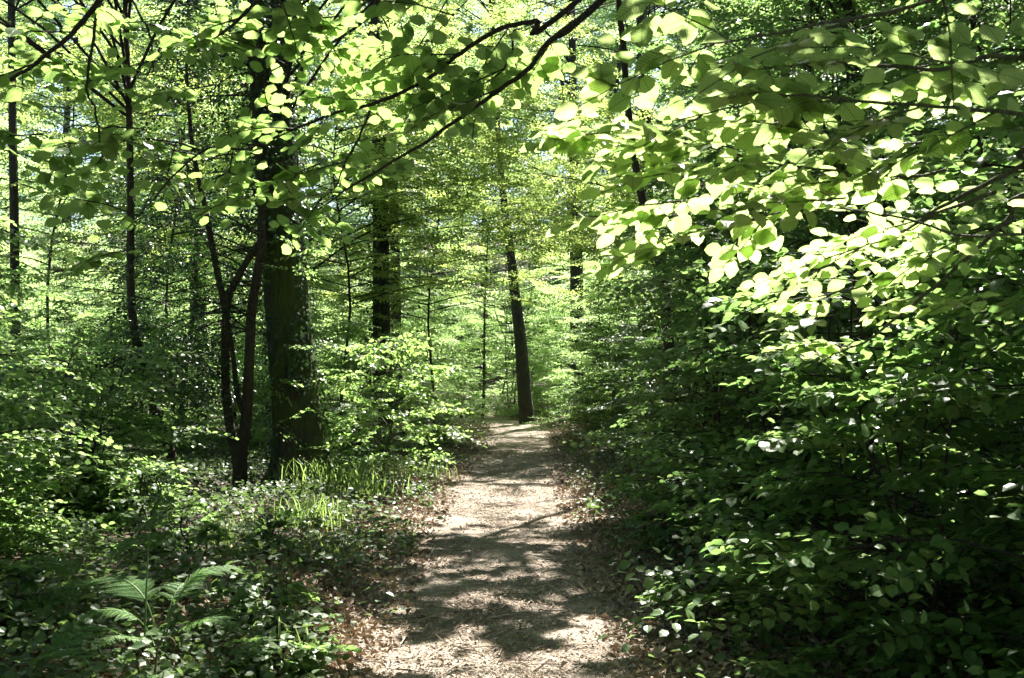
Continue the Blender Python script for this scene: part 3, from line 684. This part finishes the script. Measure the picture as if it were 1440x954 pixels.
def extra(L, base, rng, specs, lsz=1.0):
    """(px, py, Y, heading deg, pitch deg, scale)"""
    for px, py, Y, hd, pt, s in specs:
        L.add(LIB_O[rng.integers(8)], W(px, py, Y) - base, rad(hd) + rng.normal() * .15, rad(pt), rng.normal() * .3, s * lsz ** .7, lsz, True, .0025)

BL = [([(850, 0), (812, 32), (770, 65), (745, 98), (705, 125), (650, 166), (600, 203), (540, 236), (490, 265), (425, 310)], 2.5, 3.2, .011, .0025, 3.6),
      ([(805, 8), (750, 30), (700, 43), (640, 80), (590, 118), (520, 150), (478, 158), (410, 186), (340, 215), (285, 212), (240, 245), (205, 285), (172, 325)], 2.6, 3.2, .009, .002, 3.5),
      ([(640, -200), (400, -130), (200, -60), (140, -4), (105, 40), (78, 66), (50, 90), (15, 114), (-40, 150)], 2.3, 2.8, .011, .004, 3.8),
      ([(138, 2), (131, 30), (125, 80), (122, 122), (136, 146), (141, 172), (165, 172), (210, 176)], 2.65, 2.9, .005, .002, 0),
      ([(172, -20), (190, 12), (207, 40), (210, 70), (215, 100)], 2.6, 2.7, .004, .002, 0),
      ([(520, 152), (507, 185), (488, 225), (474, 262), (440, 290)], 2.95, 3.1, .004, .0018, 0),
      ([(420, -80), (370, -10), (300, 50), (240, 40), (200, 110)], 2.4, 3.0, .006, .002, 0),
      ([(560, -60), (520, 20), (470, 60), (400, 90), (330, 130)], 2.5, 3.1, .006, .002, 0),
      ([(718, 45), (715, 85), (690, 112), (640, 130)], 2.75, 2.9, .0035, .0018, 0),
      ([(285, 212), (225, 197), (150, 202), (80, 200)], 3.05, 3.2, .0035, .0018, 0)]
SP = {0: [(.30, .98, 4, .8, 40)], 1: [(.25, 1.0, 10, .9, 48)], 2: [(.45, 1.0, 5, .9, 50)], 3: [(.3, 1.0, 2, .6, 50)], 4: [(.3, 1.0, 1, .8, 40)], 5: [(.2, 1.0, 3, .8, 40)],
      6: [(.1, 1.0, 4, .9, 50)], 7: [(.1, 1.0, 5, .9, 50)], 8: [(.2, 1.0, 3, .8, 50)], 9: [(.2, 1.0, 3, .8, 45)]}
r, b, L, g = bough_tree('beech_tree', 'beech whose dark boughs hang across the upper left of the view', 2.4, .7, BL, SP, 31, .70)
extra(L, b, g, [(560, 60, 2.8, 160, 5, .9), (640, 20, 2.6, 190, 0, .9), (500, 20, 2.7, 170, 0, .8), (380, 270, 3.1, 200, -10, .8),
                (190, 350, 3.0, 190, -20, .6), (60, 190, 2.6, 180, 0, .7), (450, 230, 3, 160, -10, .8), (100, 90, 3, 170, 0, .7), (300, 120, 3.1, 170, 0, .9), (640, 90, 2.8, 175, 0, .9), (230, 30, 2.9, 180, 0, .9), (420, 40, 2.9, 180, 0, .9)], .70)
V, T = tubes(L.tw, 4); tag(link('twigs', mesh_np('twigs', V, T, M_TWIG, True), r), kind='stuff')
NLEAF += place_leaves(r, L, b, 0, HI_BEECH, M_BEECH, TM_HI[1], 300)

BR = [([(1480, 195), (1440, 228), (1363, 268), (1312, 295), (1275, 319), (1240, 335), (1180, 345)], 2.4, 2.9, .010, .002, 2.4),
      ([(1500, 60), (1440, 79), (1380, 82), (1322, 102), (1245, 102), (1160, 96), (1077, 90), (1000, 100)], 2.0, 2.3, .008, .002, 2.6),
      ([(1470, 262), (1420, 300), (1370, 346), (1302, 400), (1224, 464), (1185, 482), (1150, 500)], 2.8, 3.3, .010, .002, 2.1),
      ([(1370, 346), (1306, 368), (1263, 384), (1181, 410), (1110, 420)], 3.0, 3.3, .006, .002, 0),
      ([(1400, 270), (1316, 300), (1281, 320), (1210, 345), (1150, 372)], 2.6, 2.9, .005, .002, 0),
      ([(1330, 240), (1289, 248), (1205, 247), (1111, 235), (1020, 213), (960, 196), (900, 190)], 2.35, 2.4, .004, .0015, 0),
      ([(1480, -60), (1300, 0), (1180, 30), (1060, 50), (980, 60)], 1.8, 2.1, .007, .002, 2.8),
      ([(1440, 160), (1350, 150), (1250, 145), (1120, 135), (1020, 150), (940, 170)], 2.05, 2.15, .005, .0015, 0),
      ([(1440, 330), (1350, 330), (1240, 300), (1100, 290), (1000, 300), (930, 320)], 2.5, 2.7, .004, .0015, 0)]
SPR = {0: [(.4, 1, 3, .7, 50)], 1: [(.35, 1, 6, .9, 50)], 2: [(.35, 1, 5, .75, 50)], 3: [(.2, 1, 3, .8, 45)], 4: [(.2, 1, 2, .8, 45)], 5: [(.1, 1, 7, .9, 45)], 6: [(.2, 1, 6, 1.0, 50)],
       7: [(.05, 1, 5, .8, 50)], 8: [(.1, 1, 4, .8, 45)]}
r, b, L, g = bough_tree('beech_tree', 'beech whose sunlit sprays of big pale leaves hang in from the right', 3.4, 2.6, BR, SPR, 37, .84, twbark=M_TWIG_GR)
extra(L, b, g, [(1200, 200, 2.3, 185, 5, .9), (1050, 230, 2.3, 175, 0, .9), (960, 280, 2.4, 170, -5, .8), (860, 185, 2.4, 175, 0, .5), (960, 335, 2.5, 180, -10, .6), (1190, 280, 2.35, 185, 0, .8),
                (1100, 300, 2.4, 180, -5, .8), (1180, 440, 3.0, 190, -10, .6), (1400, 420, 3, 200, 0, .8), (1120, 170, 2.35, 180, 0, .8), (1010, 200, 2.35, 180, 0, .8), (1240, 250, 2.4, 185, 0, .8), (1300, 200, 2.4, 180, 0, .8)], .84)
V, T = tubes(L.tw, 4); tag(link('twigs', mesh_np('twigs', V, T, M_TWIG_GR, True), r), kind='stuff')
NLEAF += place_leaves(r, L, b, 0, HI_BRIGHT, M_BRIGHT, TM_HI[0], 300)

# ------------------------------------------------------------------ bushes along the right edge
RS = [(2.35, 3.6, 'dark bush filling the lower right corner', 2.4, 1.1, 160), (1.95, 4.9, 'bush with a leafy low skirt at the right edge of the path, nearest to it', 1.7, .95, 200),
      (3.2, 4.9, 'tall hazel under the sunlit sprays at the right edge of the view', 2.9, 1.3, 180), (2.2, 6.4, 'hazel bush right of the path with round bright leaves at its tip', 2.4, 1.1, 220),
      (3.7, 6.9, 'tall shaded hazel behind the round-leaved bush', 4.2, 1.5, 120), (2.15, 8.3, 'hazel bush leaning over dead leaves on the right of the path', 3.2, 1.2, 150),
      (3.3, 9.4, 'tall hazel deep in shade to the right', 4.6, 1.5, 40), (2.1, 10.4, 'bushy hazel beside the sunlit stretch of the path', 3.4, 1.2, 40),
      (4.9, 6.0, 'hazel half cut off by the right edge of the view', 4.2, 1.5, 80)]
for i, (x, y, lab, H, R, nm) in enumerate(RS):
    near_shrub(100 + i, x, y, lab, H, R, nmax=int(nm * .8), nstem=5, nbr=9 if H < 3 else 11, nsp=4, zmin=.05, low=.04, group='hazel bushes right of the path')
LS = [(-4.0, 7.0, 'leafy bush at the left edge of the view, nearest the ferns', 1.5, .9, 120), (-5.2, 8.6, 'bright hazel bush at the left edge of the view', 3.0, 1.4, 200),
      (-4.4, 10.2, 'hazel bush in front of the crooked sapling', 2.0, 1.1, 60), (-3.9, 9.6, 'low dark bush below the forked holly', .6, .5, 30)]
for i, (x, y, lab, H, R, nm) in enumerate(LS):
    near_shrub(200 + i, x, y, lab, H, R, M_LEFT, HI_BEECH, nmax=nm, nstem=5, nbr=11, nsp=4, zmin=.05, low=.06, group='hazel bushes left of the path', lsc=.85)

near_shrub(300, -1.7, 13.2, 'young beech with bright yellow-green layered leaves right of the mossy trunk', 2.0, 1.0, M_BEECH, HI_BEECH, 0, nstem=3, nbr=10, zmin=.3, name='beech_sapling', cat='sapling', lsc=.9)

# ------------------------------------------------------------------ middle and far growth: prototypes and copies
PM = [proto(401 + i, M_HAZEL, tmpl_mid(.78, .15, .25), M_BARK_BR, 4.0, 1.6, nstem=5, nbr=12, nsp=4, low=.04, spl=LIB_M) for i in range(3)]
PL = [proto(451 + i, M_LEFT, tmpl_mid(.78, .15, .25), M_BARK_BR, 4.0, 1.6, nstem=4, nbr=10, nsp=4, low=.04, spl=LIB_M) for i in range(2)]
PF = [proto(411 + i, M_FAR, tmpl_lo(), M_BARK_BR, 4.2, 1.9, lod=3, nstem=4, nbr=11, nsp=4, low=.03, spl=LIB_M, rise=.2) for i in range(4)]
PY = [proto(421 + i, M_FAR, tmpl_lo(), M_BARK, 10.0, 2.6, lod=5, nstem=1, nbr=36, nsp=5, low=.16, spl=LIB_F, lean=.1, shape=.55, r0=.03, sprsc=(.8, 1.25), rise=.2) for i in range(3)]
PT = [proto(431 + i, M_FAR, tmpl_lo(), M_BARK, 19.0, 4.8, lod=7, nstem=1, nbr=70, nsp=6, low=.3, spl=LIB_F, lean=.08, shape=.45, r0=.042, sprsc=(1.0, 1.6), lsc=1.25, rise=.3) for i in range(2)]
R3 = np.random.default_rng(5)
MB = [(-6.2, 9.6, 'large leafy bush cut off by the left edge of the view'), (-6.9, 12.2, 'leafy bush at the left edge, behind the bright hazel'), (-5.2, 12.4, 'leafy bush left of the crooked sapling'),
      (-7.2, 13.8, 'pale bush beneath the far left trunk'), (-5.6, 15.6, 'bush behind the crooked sapling'), (-3.9, 16.5, 'bush seen between the forked holly and the thick mossy trunk'), (-7.8, 17, 'sunny bush farther back beyond the far left trunk'),
      (-2.6, 17.3, 'bush below the ivy-hung trunk'), (4.1, 12.4, 'bushy hazel around the foot of the upright trunk at upper right'), (5.2, 10.5, 'shaded hazel at the right edge behind the hanging pale leaves'), (4.5, 15.5, 'hazel right of the thin curved trunk'),
      (6.4, 13.2, 'shaded hazel at the far right edge, well back'), (4.6, 18.5, 'hazel behind the thin curved trunk, farther along the bank'), (7, 16.5, 'dim hazel deep in the wood at right, behind the upright trunk')]
for i, (x, y, lab) in enumerate(MB):
    left = x < 0
    put(PL[i % 2] if left else PM[i % 3], 'shrub', x, y, lab, 'shrub', 'bushes filling the left side of the wood' if left else 'bushes banked along the right of the path', R3.uniform(.7, 1.0) * (.65 if x > -4 and left else .85 if left else 1), R3.uniform(0, 6.28))
for x, y, s, lab in ((2.2, 12.6, .55, 'waist-high bush on the right just past the sunlit stretch of path'), (2.3, 14.9, .6, 'waist-high bush on the right below the thin curved trunk'), (2.35, 17.6, .6, 'waist-high bush on the right where the path narrows'), (2.3, 20.8, .7, 'chest-high bush at the right verge near the leaning trunk'), (-1.55, 19.5, .30, 'low bush at the left edge of the path where it narrows'), (-2.3, 15.2, .28, 'low bush beside the young beech'), (-2.1, 21.5, .38, 'low rounded bush left of the path end')):
    put(PM[1], 'shrub', x, y, lab, 'shrub', None, s, y, s * .8)
k = 0
for y0, y1, cnt in ((19, 24, 22), (24, 32, 34), (32, 44, 40), (44, 62, 40), (62, 100, 34)):
    for i in range(cnt):
        y = R3.uniform(y0, y1); hw = y * .56 + 1; x = -hw + 2 * hw * (i + R3.random()) / cnt
        if abs(x - float(pcx(min(y, 33)))) < (1.9 if y < 31 else 0) or (abs(x - .44) < 1.6 and 26 < y < 30) : continue
        if -1.6 < x < 2.2 and 24 < y < 28.6: continue
        k += 1
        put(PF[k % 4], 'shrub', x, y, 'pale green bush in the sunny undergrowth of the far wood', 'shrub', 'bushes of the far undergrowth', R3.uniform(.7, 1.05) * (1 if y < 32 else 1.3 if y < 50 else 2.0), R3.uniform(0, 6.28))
for y0, y1, cnt in ((17, 24, 4), (24, 34, 5), (34, 48, 6), (48, 66, 22)):
    for i in range(cnt):
        y = R3.uniform(y0, y1); hw = y * .56 + 1; x = -hw + 2 * hw * (i + R3.random()) / cnt
        if y < 30 and abs(x - .3) < 2.6: continue
        k += 1
        put(PY[k % 3], 'young_tree', x, y, 'slender young tree with airy pale leaves in the far wood', 'tree', 'young trees of the far wood', R3.uniform(.8, 1.15), R3.uniform(0, 6.28), trunk=True)
for y0, y1, cnt, fs in ((38, 54, 4, 1.0), (64, 72, 16, 1.8), (74, 92, 20, 2.1)):
    for i in range(cnt):
        y = R3.uniform(y0, y1); hw = y * .58 + 3; x = -hw + 2 * hw * (i + R3.random()) / cnt
        if 0 < x < 5 and y < 40: continue
        k += 1
        put(PT[k % 2], 'tall_tree', x, y, 'tall forest tree whose crown closes the sky behind the wood', 'tree', 'tall trees behind the wood', fs * R3.uniform(.85, 1.15), R3.uniform(0, 6.28), trunk=True)
PA = [proto(441 + i, M_YELL, tmpl_lo(.7), M_BARK_BR, 8.6, 3.3, lod=6, nstem=1, nbr=50, nsp=5, low=.46, spl=LIB_M, lean=.12, shape=.35, r0=.02, sprsc=(.7, 1.1), rise=.15) for i in range(2)]
for nm_, lab_, bx, by, tg, n_, sd in (('beech_tree', 'young beech whose yellow-green crown arches over the path from the right', 4.0, 20.5, [(800, 300, 19.5), (730, 240, 20.5), (860, 200, 19.5), (790, 130, 20.5), (700, 150, 21.5), (760, 60, 21), (880, 330, 19), (815, 335, 22), (808, 270, 23)], 400, 51),
                                     ('beech_tree', 'beech reaching over the path from the left with a pale layered crown', -4.55, 21.0, [(610, 300, 21), (650, 210, 21.5), (570, 250, 20.5), (620, 120, 21.5), (690, 280, 22.5), (560, 60, 21), (670, 50, 22)], 300, 52)):
    t = plain(nm_, lab_, bx, by, 8.5, .085); cs = [W(*q) for q in tg]
    blob(t, [(c, (1.15, 1.3, .75)) for c in cs], LIB_M, n_, sd)
    for c in cs:
        p, _ = at(t['poly'], np.clip((c[2] - 1.2) / 8.5, .25, .9)); q = resample(np.array([p, p * .5 + c * .5 + [0, 0, .3], c]), 8) - t['base']; t['lim'].append((q, np.linspace(.03, .006, 8)))
    finish_tree(t, M_YELL, tmpl_lo(.78))
put(PA[0], 'young_tree', -3.4, 19.6, 'young beech with pale crown behind the thick mossy trunk', 'tree', None, 1, 4.2, trunk=True)
PB = [proto(461, M_HAZEL, tmpl_lo(.8), M_BARK_BR, 9.0, 3.2, lod=6, nstem=1, nbr=58, nsp=5, low=.34, spl=LIB_M, lean=.12, shape=.4, r0=.02, sprsc=(.7, 1.1), rise=.15)]
for x, y, lab, p_, q_ in ((-5.8, 17.2, 'young beech with pale crown over the left bushes', PA[0], .95), (-8.6, 19, 'young beech with pale crown near the far left trunk', PA[1], 1.05), (-4.8, 22.5, 'young beech between the mossy trunk and the ivy-hung trunk', PA[1], 1.05), (-7.5, 24, 'young beech behind the crooked sapling', PA[0], 1.15),
                (-1.7, 22.3, 'young beech beside the ivy-hung trunk, reaching over the path', PA[0], .95), (4.2, 26.4, 'young beech at the right of the leaning trunk', PA[0], 1.05), (4.9, 14.2, 'dark young tree beside the upright trunk at upper right', PB[0], 1), (6.6, 17.5, 'dark young tree in the upper right background', PB[0], 1.15),
                (4.4, 20.2, 'dark young tree behind the thin curved trunk', PB[0], 1.1), (9, 21, 'dark young tree at the far right of the wood', PB[0], 1.2), (3.7, 11.2, 'dark young tree close behind the sunlit sprays', PB[0], .85), (5.9, 12.0, 'dark young tree at the upper right corner of the view', PB[0], 1.0), (5.6, 16.4, 'dark young tree behind the upright trunk at upper right', PB[0], 1.15), (-.9, 31, 'young beech closing the view above the path end', PA[1], 1.2)):
    put(p_, 'young_tree', x, y, lab, 'tree', None, q_, x * 3, trunk=True)
for x, y, s_, lab in ((-1.5, 29.6, .45, 'low pale bush just left of the leaning trunk foot'), (2.1, 27.2, .82, 'pale bush in front of the broad dark trunk right of the leaning one'), (2.9, 24.8, .6, 'pale bush at the right verge near the path end'), (1.9, 29.2, .5, 'low pale bush just right of the leaning trunk foot'), (.4, 31.5, .7, 'pale bush directly behind the leaning trunk'), (-.9, 32.8, .8, 'pale bush filling the gap left of the leaning trunk'), (-2.8, 30.5, .7, 'pale bush where the path bends away to the left'), (3.2, 30.5, .8, 'pale bush right of the leaning trunk, second from its foot'), (1.6, 34, .9, 'tallest pale bush behind the leaning trunk')):
    put(PF[int(x * 10) % 4], 'shrub', x, y, lab, 'shrub', 'bushes closing the end of the path', s_, x)
for x, y, s in ((-7.5, 2, 1), (-6.5, -3, 1.1), (6.8, 1.5, 1), (6.5, -3.5, 1.1), (-3.5, -7, 1), (3.8, -7.5, 1), (0.4, -11, 1.2)):  # added out of view to close off open sky around the camera
    put(PY[k % 3], 'young_tree', x, y, 'unseen young tree added beside and behind the viewpoint to hold back sky light', 'tree', 'unseen young trees added around the viewpoint for the light', s, x, trunk=True); k += 1
for x, y in ((-9, -4), (9.5, -3), (-5, -14), (6, -15), (-12, 5), (12.5, 6)):  # taller unseen trees, added likewise against light from the open sky
    put(PT[k % 2], 'tall_tree', x, y, 'unseen tall tree added beside and behind the viewpoint to hold back sky light', 'tree', 'unseen tall trees added around the viewpoint for the light', .9, x, trunk=True); k += 1

# ------------------------------------------------------------------ bracken
def pinna_mesh(seed):
    rng = np.random.default_rng(seed); n = 20; P, D, N, S = [], [], [], []
    for i in range(n):
        t = (i + .5) / n; x = t; z = -.16 * t * t
        for sg in (-1, 1):
            P.append((x, 0, z)); D.append((.45, sg, -.12)); N.append((rng.normal() * .12, rng.normal() * .12, 1)); S.append(.15 * (1 - t) ** .6 + .02)
    V, T = leaf_soup(np.array(P), np.array(D, float), np.array(N, float), np.array(S), tmpl_lo(.42, .2, .1))
    V2, T2 = tubes([(np.array([(t, 0, -.16 * t * t) for t in np.linspace(0, 1, 5)]), np.linspace(.014, .004, 5))], 3)
    return mesh_np('pinna', np.vstack([V, V2]), np.vstack([T, T2 + len(V)]), M_FERN)
PIN = [pinna_mesh(i) for i in range(3)]
def fern(x, y, label, fronds, seed):
    rng = np.random.default_rng(seed); base = np.array([x, y, float(ground_z(x, y))]); r = root('bracken_fern', base, label, 'fern', 'bracken ferns left of the path')
    for hd, ht, ln, droop, npn in fronds:
        h = rad(hd); d = np.array([math.cos(h), math.sin(h), 0])
        q = resample(np.array([(0, 0, -.03), d * .05 + [0, 0, ht * .6], d * .16 + [0, 0, ht], d * (.16 + ln * .5) + [0, 0, ht + ln * .18 - droop * .3], d * (.16 + ln * .95) + [0, 0, ht + ln * .12 - droop]]), 22)
        V, T = tubes([(q, np.linspace(.0055, .0012, 22))], 5); f = link('frond', mesh_np('frond', V, T, M_STEM, True), r)
        for i in range(npn):
            t = .42 + .57 * (i / npn) ** .9; p, dd = at(q, t); u = (i / npn)
            pl = ln * .42 * (1 - u) ** .85 * (.75 + .25 * min(1, u * 6)) + .01
            for sg in (-1, 1):
                side = np.array([-d[1], d[0], 0]) * sg; X = norm(side * 1.0 + dd * .42 + np.array([0, 0, rng.normal() * .06])); Z = norm(np.cross(dd, side) * sg + rng.normal(size=3) * .08)
                Y = norm(np.cross(Z, X)); Z = np.cross(X, Y); s = pl * rng.uniform(.92, 1.08)
                o = link('pinna', PIN[rng.integers(3)], f); o.matrix_local = Matrix(((X[0] * s, Y[0] * s, Z[0] * s, p[0]), (X[1] * s, Y[1] * s, Z[1] * s, p[1]), (X[2] * s, Y[2] * s, Z[2] * s, p[2]), (0, 0, 0, 1)))
fern(-1.75, 5.0, 'bracken fern with broad fronds spread like wings in the lower left', [(32, .44, .38, .10, 17), (152, .38, .42, .08, 17), (205, .30, .34, .16, 16), (-12, .24, .36, .12, 15), (80, .36, .30, .16, 14), (235, .2, .30, .12, 14)], 1)
fern(-1.30, 4.05, 'bracken fern with one sunlit frond at the bottom edge of the view', [(10, .12, .42, .06, 15), (150, .22, .36, .08, 12)], 2)
fern(-2.35, 5.6, 'bracken fern behind the winged one, in shade', [(40, .45, .42, .1, 12), (170, .35, .45, .12, 12), (280, .3, .36, .1, 11)], 3)
fern(-2.1, 4.35, 'small shaded bracken fern in the lower left corner', [(60, .2, .36, .08, 12), (200, .2, .36, .1, 12), (330, .22, .34, .1, 11)], 4)
def crozier(x, y, label, specs, seed):
    rng = np.random.default_rng(seed); base = np.array([x, y, float(ground_z(x, y))]); r = root('young_bracken', base, label, 'fern')
    for dx, ht, curl, brown, arms in specs:
        pts = [(dx * .3, 0, -.02), (dx * .5, 0, ht * .4), (dx * .8, .01, ht * .8), (dx, .01, ht)]
        if curl: pts += [(dx + .02, .01, ht + .035), (dx + .055, .01, ht + .04), (dx + .075, .01, ht + .01), (dx + .06, .01, ht - .015)]
        V, T = tubes([(resample(pts, 22), np.linspace(.006, .0025, 22))], 6); s = link('frond', mesh_np('frond', V, T, M_STEM_BR if brown else M_STEM, True), r)
        for hd, l in arms:
            for i in range(7):
                u = .25 + .75 * i / 7; c = np.array([dx + math.cos(rad(hd)) * l * u, 0, ht * .98 + math.sin(rad(hd)) * l * u])
                X = norm(np.array([math.cos(rad(hd)) * .3, (1 if i % 2 else -1) * .6, .35])); Z = norm(np.cross(X, (0, 1, .3))); Y = np.cross(Z, X); q = .07 * (1.2 - u)
                o = link('pinna', PIN[i % 3], s); o.matrix_local = Matrix(((X[0] * q, Y[0] * q, Z[0] * q, c[0]), (X[1] * q, Y[1] * q, Z[1] * q, c[1]), (X[2] * q, Y[2] * q, Z[2] * q, c[2]), (0, 0, 0, 1)))
            e = np.array([(dx, .01, ht * .97), (dx + math.cos(rad(hd)) * l, 0, ht * .98 + math.sin(rad(hd)) * l)])
            V, T = tubes([(resample([e[0], e.mean(0), e[1]], 5), np.linspace(.003, .0012, 5))], 4); link('side_stem', mesh_np('side_stem', V, T, M_STEM, True), s)
crozier(-1.80, 4.9, 'upright young bracken shoot with a half-opened forked tip above the winged fern', [(.02, .74, False, False, [(150, .20), (60, .16), (30, .20)])], 1)
crozier(-1.55, 4.3, 'brown curled bracken shoots beside the bottom fern', [(-.06, .26, True, True, []), (.03, .32, True, True, []), (-.12, .2, True, True, [])], 2)

# ------------------------------------------------------------------ grass tufts
def tuft(x, y, label, n, h, spread, wd, seed):
    rng = np.random.default_rng(seed); base = np.array([x, y, float(ground_z(x, y))]); V, T = [], []
    for i in range(n):
        a = rng.uniform(0, 6.28); o = np.array([rng.normal() * spread, rng.normal() * spread, 0]); d = np.array([math.cos(a), math.sin(a), 0]); s = np.array([-d[1], d[0], 0]); hh = h * rng.uniform(.5, 1.1); ln = rng.uniform(.1, .5) * hh
        s = norm(s + np.array([.8, 0, 0]) * np.sign(s[0] + 1e-6)); k = len(V)
        for t, wf in ((0, .7), (.35, 1), (.7, .7), (1, 0.05)):
            c = o + d * ln * t ** 2 + np.array([0, 0, hh * (t - .25 * t ** 3)]); V += [c - s * wd * wf / 2, c + s * wd * wf / 2]
        for j in range(3): b0 = k + j * 2; T += [(b0, b0 + 1, b0 + 3), (b0, b0 + 3, b0 + 2)]
    r = root('grass_tuft', base, label, 'grass', 'grass tufts left of the path'); tag(link('blades', mesh_np('blades', V, T, M_GRASS), r), kind='stuff')
tuft(-2.25, 12.0, 'tall bright grass tuft at the foot of the thick mossy trunk', 190, .55, .24, .012, 1)
tuft(-1.75, 11.6, 'bright grass tuft right of the mossy trunk foot, nearer the path', 110, .5, .2, .012, 2)
tuft(-1.85, 9.2, 'grass tuft among dead leaves in front of the mossy trunk', 110, .42, .18, .011, 3)
tuft(-1.62, 6.7, 'thin upright grass tuft among ivy leaves left of the path', 45, .28, .07, .008, 4)
tuft(-1.5, 20.5, 'broad dark grass tuft where the path narrows', 160, .5, .32, .014, 5)
tuft(-1.2, 5.3, 'few broad yellow-green blades right of the ferns', 9, .30, .10, .014, 6)
tuft(-1.65, 4.2, 'few pale blades at the bottom edge beside the curled shoots', 7, .2, .05, .014, 7)
tuft(-1.45, 7.9, 'thin arching grass beside the dead leaves in front of the thick trunk', 60, .32, .14, .008, 9)
tuft(-2.3, 8.3, 'grass sprinkled among ivy below the left bushes', 80, .35, .25, .008, 10)
tuft(-1.4, 14.3, 'short bright grass at the verge under the young beech', 90, .3, .3, .01, 11)
tuft(-1.25, 17.0, 'small grass tuft at the left verge halfway along the path', 50, .25, .15, .01, 8)
# ------------------------------------------------------------------ seedlings
SD = [(-1.15, 4.9, 'seedling with pale round leaves right of the ferns', .22, .16), (-1.5, 5.9, 'small leafy seedling behind the yellow blades', .25, .2), (-2.7, 5.2, 'dark seedling left of the ferns', .4, .3), (-2.3, 7.3, 'seedling in the ivy behind the ferns', .4, .3),
      (-1.9, 8.1, 'seedling with glinting leaves left of the path', .3, .25), (-3.1, 8.4, 'leafy seedling in front of the left bushes', .6, .4), (1.15, 5.9, 'low seedling with bright leaves at the right edge of the path', .35, .25),
      (1.3, 4.2, 'seedling in the dead leaves at lower right', .3, .25), (1.25, 7.9, 'small leafy sprout at the right verge by the shaded dead leaves', .4, .3), (1.9, 3.6, 'seedling with a pale glinting leaf in the dark lower right', .4, .3), (-.95, 4.15, 'small green sprout at the left edge of the path by the bottom of the view', .12, .1)]
for i, (x, y, lab, H, R) in enumerate(SD):
    near_shrub(500 + i, x, y, lab, H, R, nmax=60, nstem=3, nbr=3, nsp=2, zmin=.01, low=.3, name='seedling', cat='seedling', sprsc=(.25, .45), r0=.03, lsc=.75)
# dead sticks on the floor
for i, (x, y, l, a, lab) in enumerate(((-1.55, 7.8, .5, 20, 'thin dead stick lying among leaves left of the path'), (1.35, 9.0, .6, 160, 'thin dead stick lying in the litter right of the path'))):
    base = np.array([x, y, float(ground_z(x, y)) + .02]); e = np.array([math.cos(rad(a)), math.sin(rad(a)), 0.05]) * l
    V, T = tubes([(resample([-e / 2, e * .1 + [0, .02, .02], e / 2], 8), np.linspace(.008, .004, 8))], 6)
    o = tag(link('stick', mesh_np('stick', V, T, M_BARK_BR, True)), lab, 'stick'); o.location = base
print('leaf parts', NLEAF, 'objects', len(bpy.data.objects), 'tris', sum(len(m.polygons) for m in bpy.data.meshes))
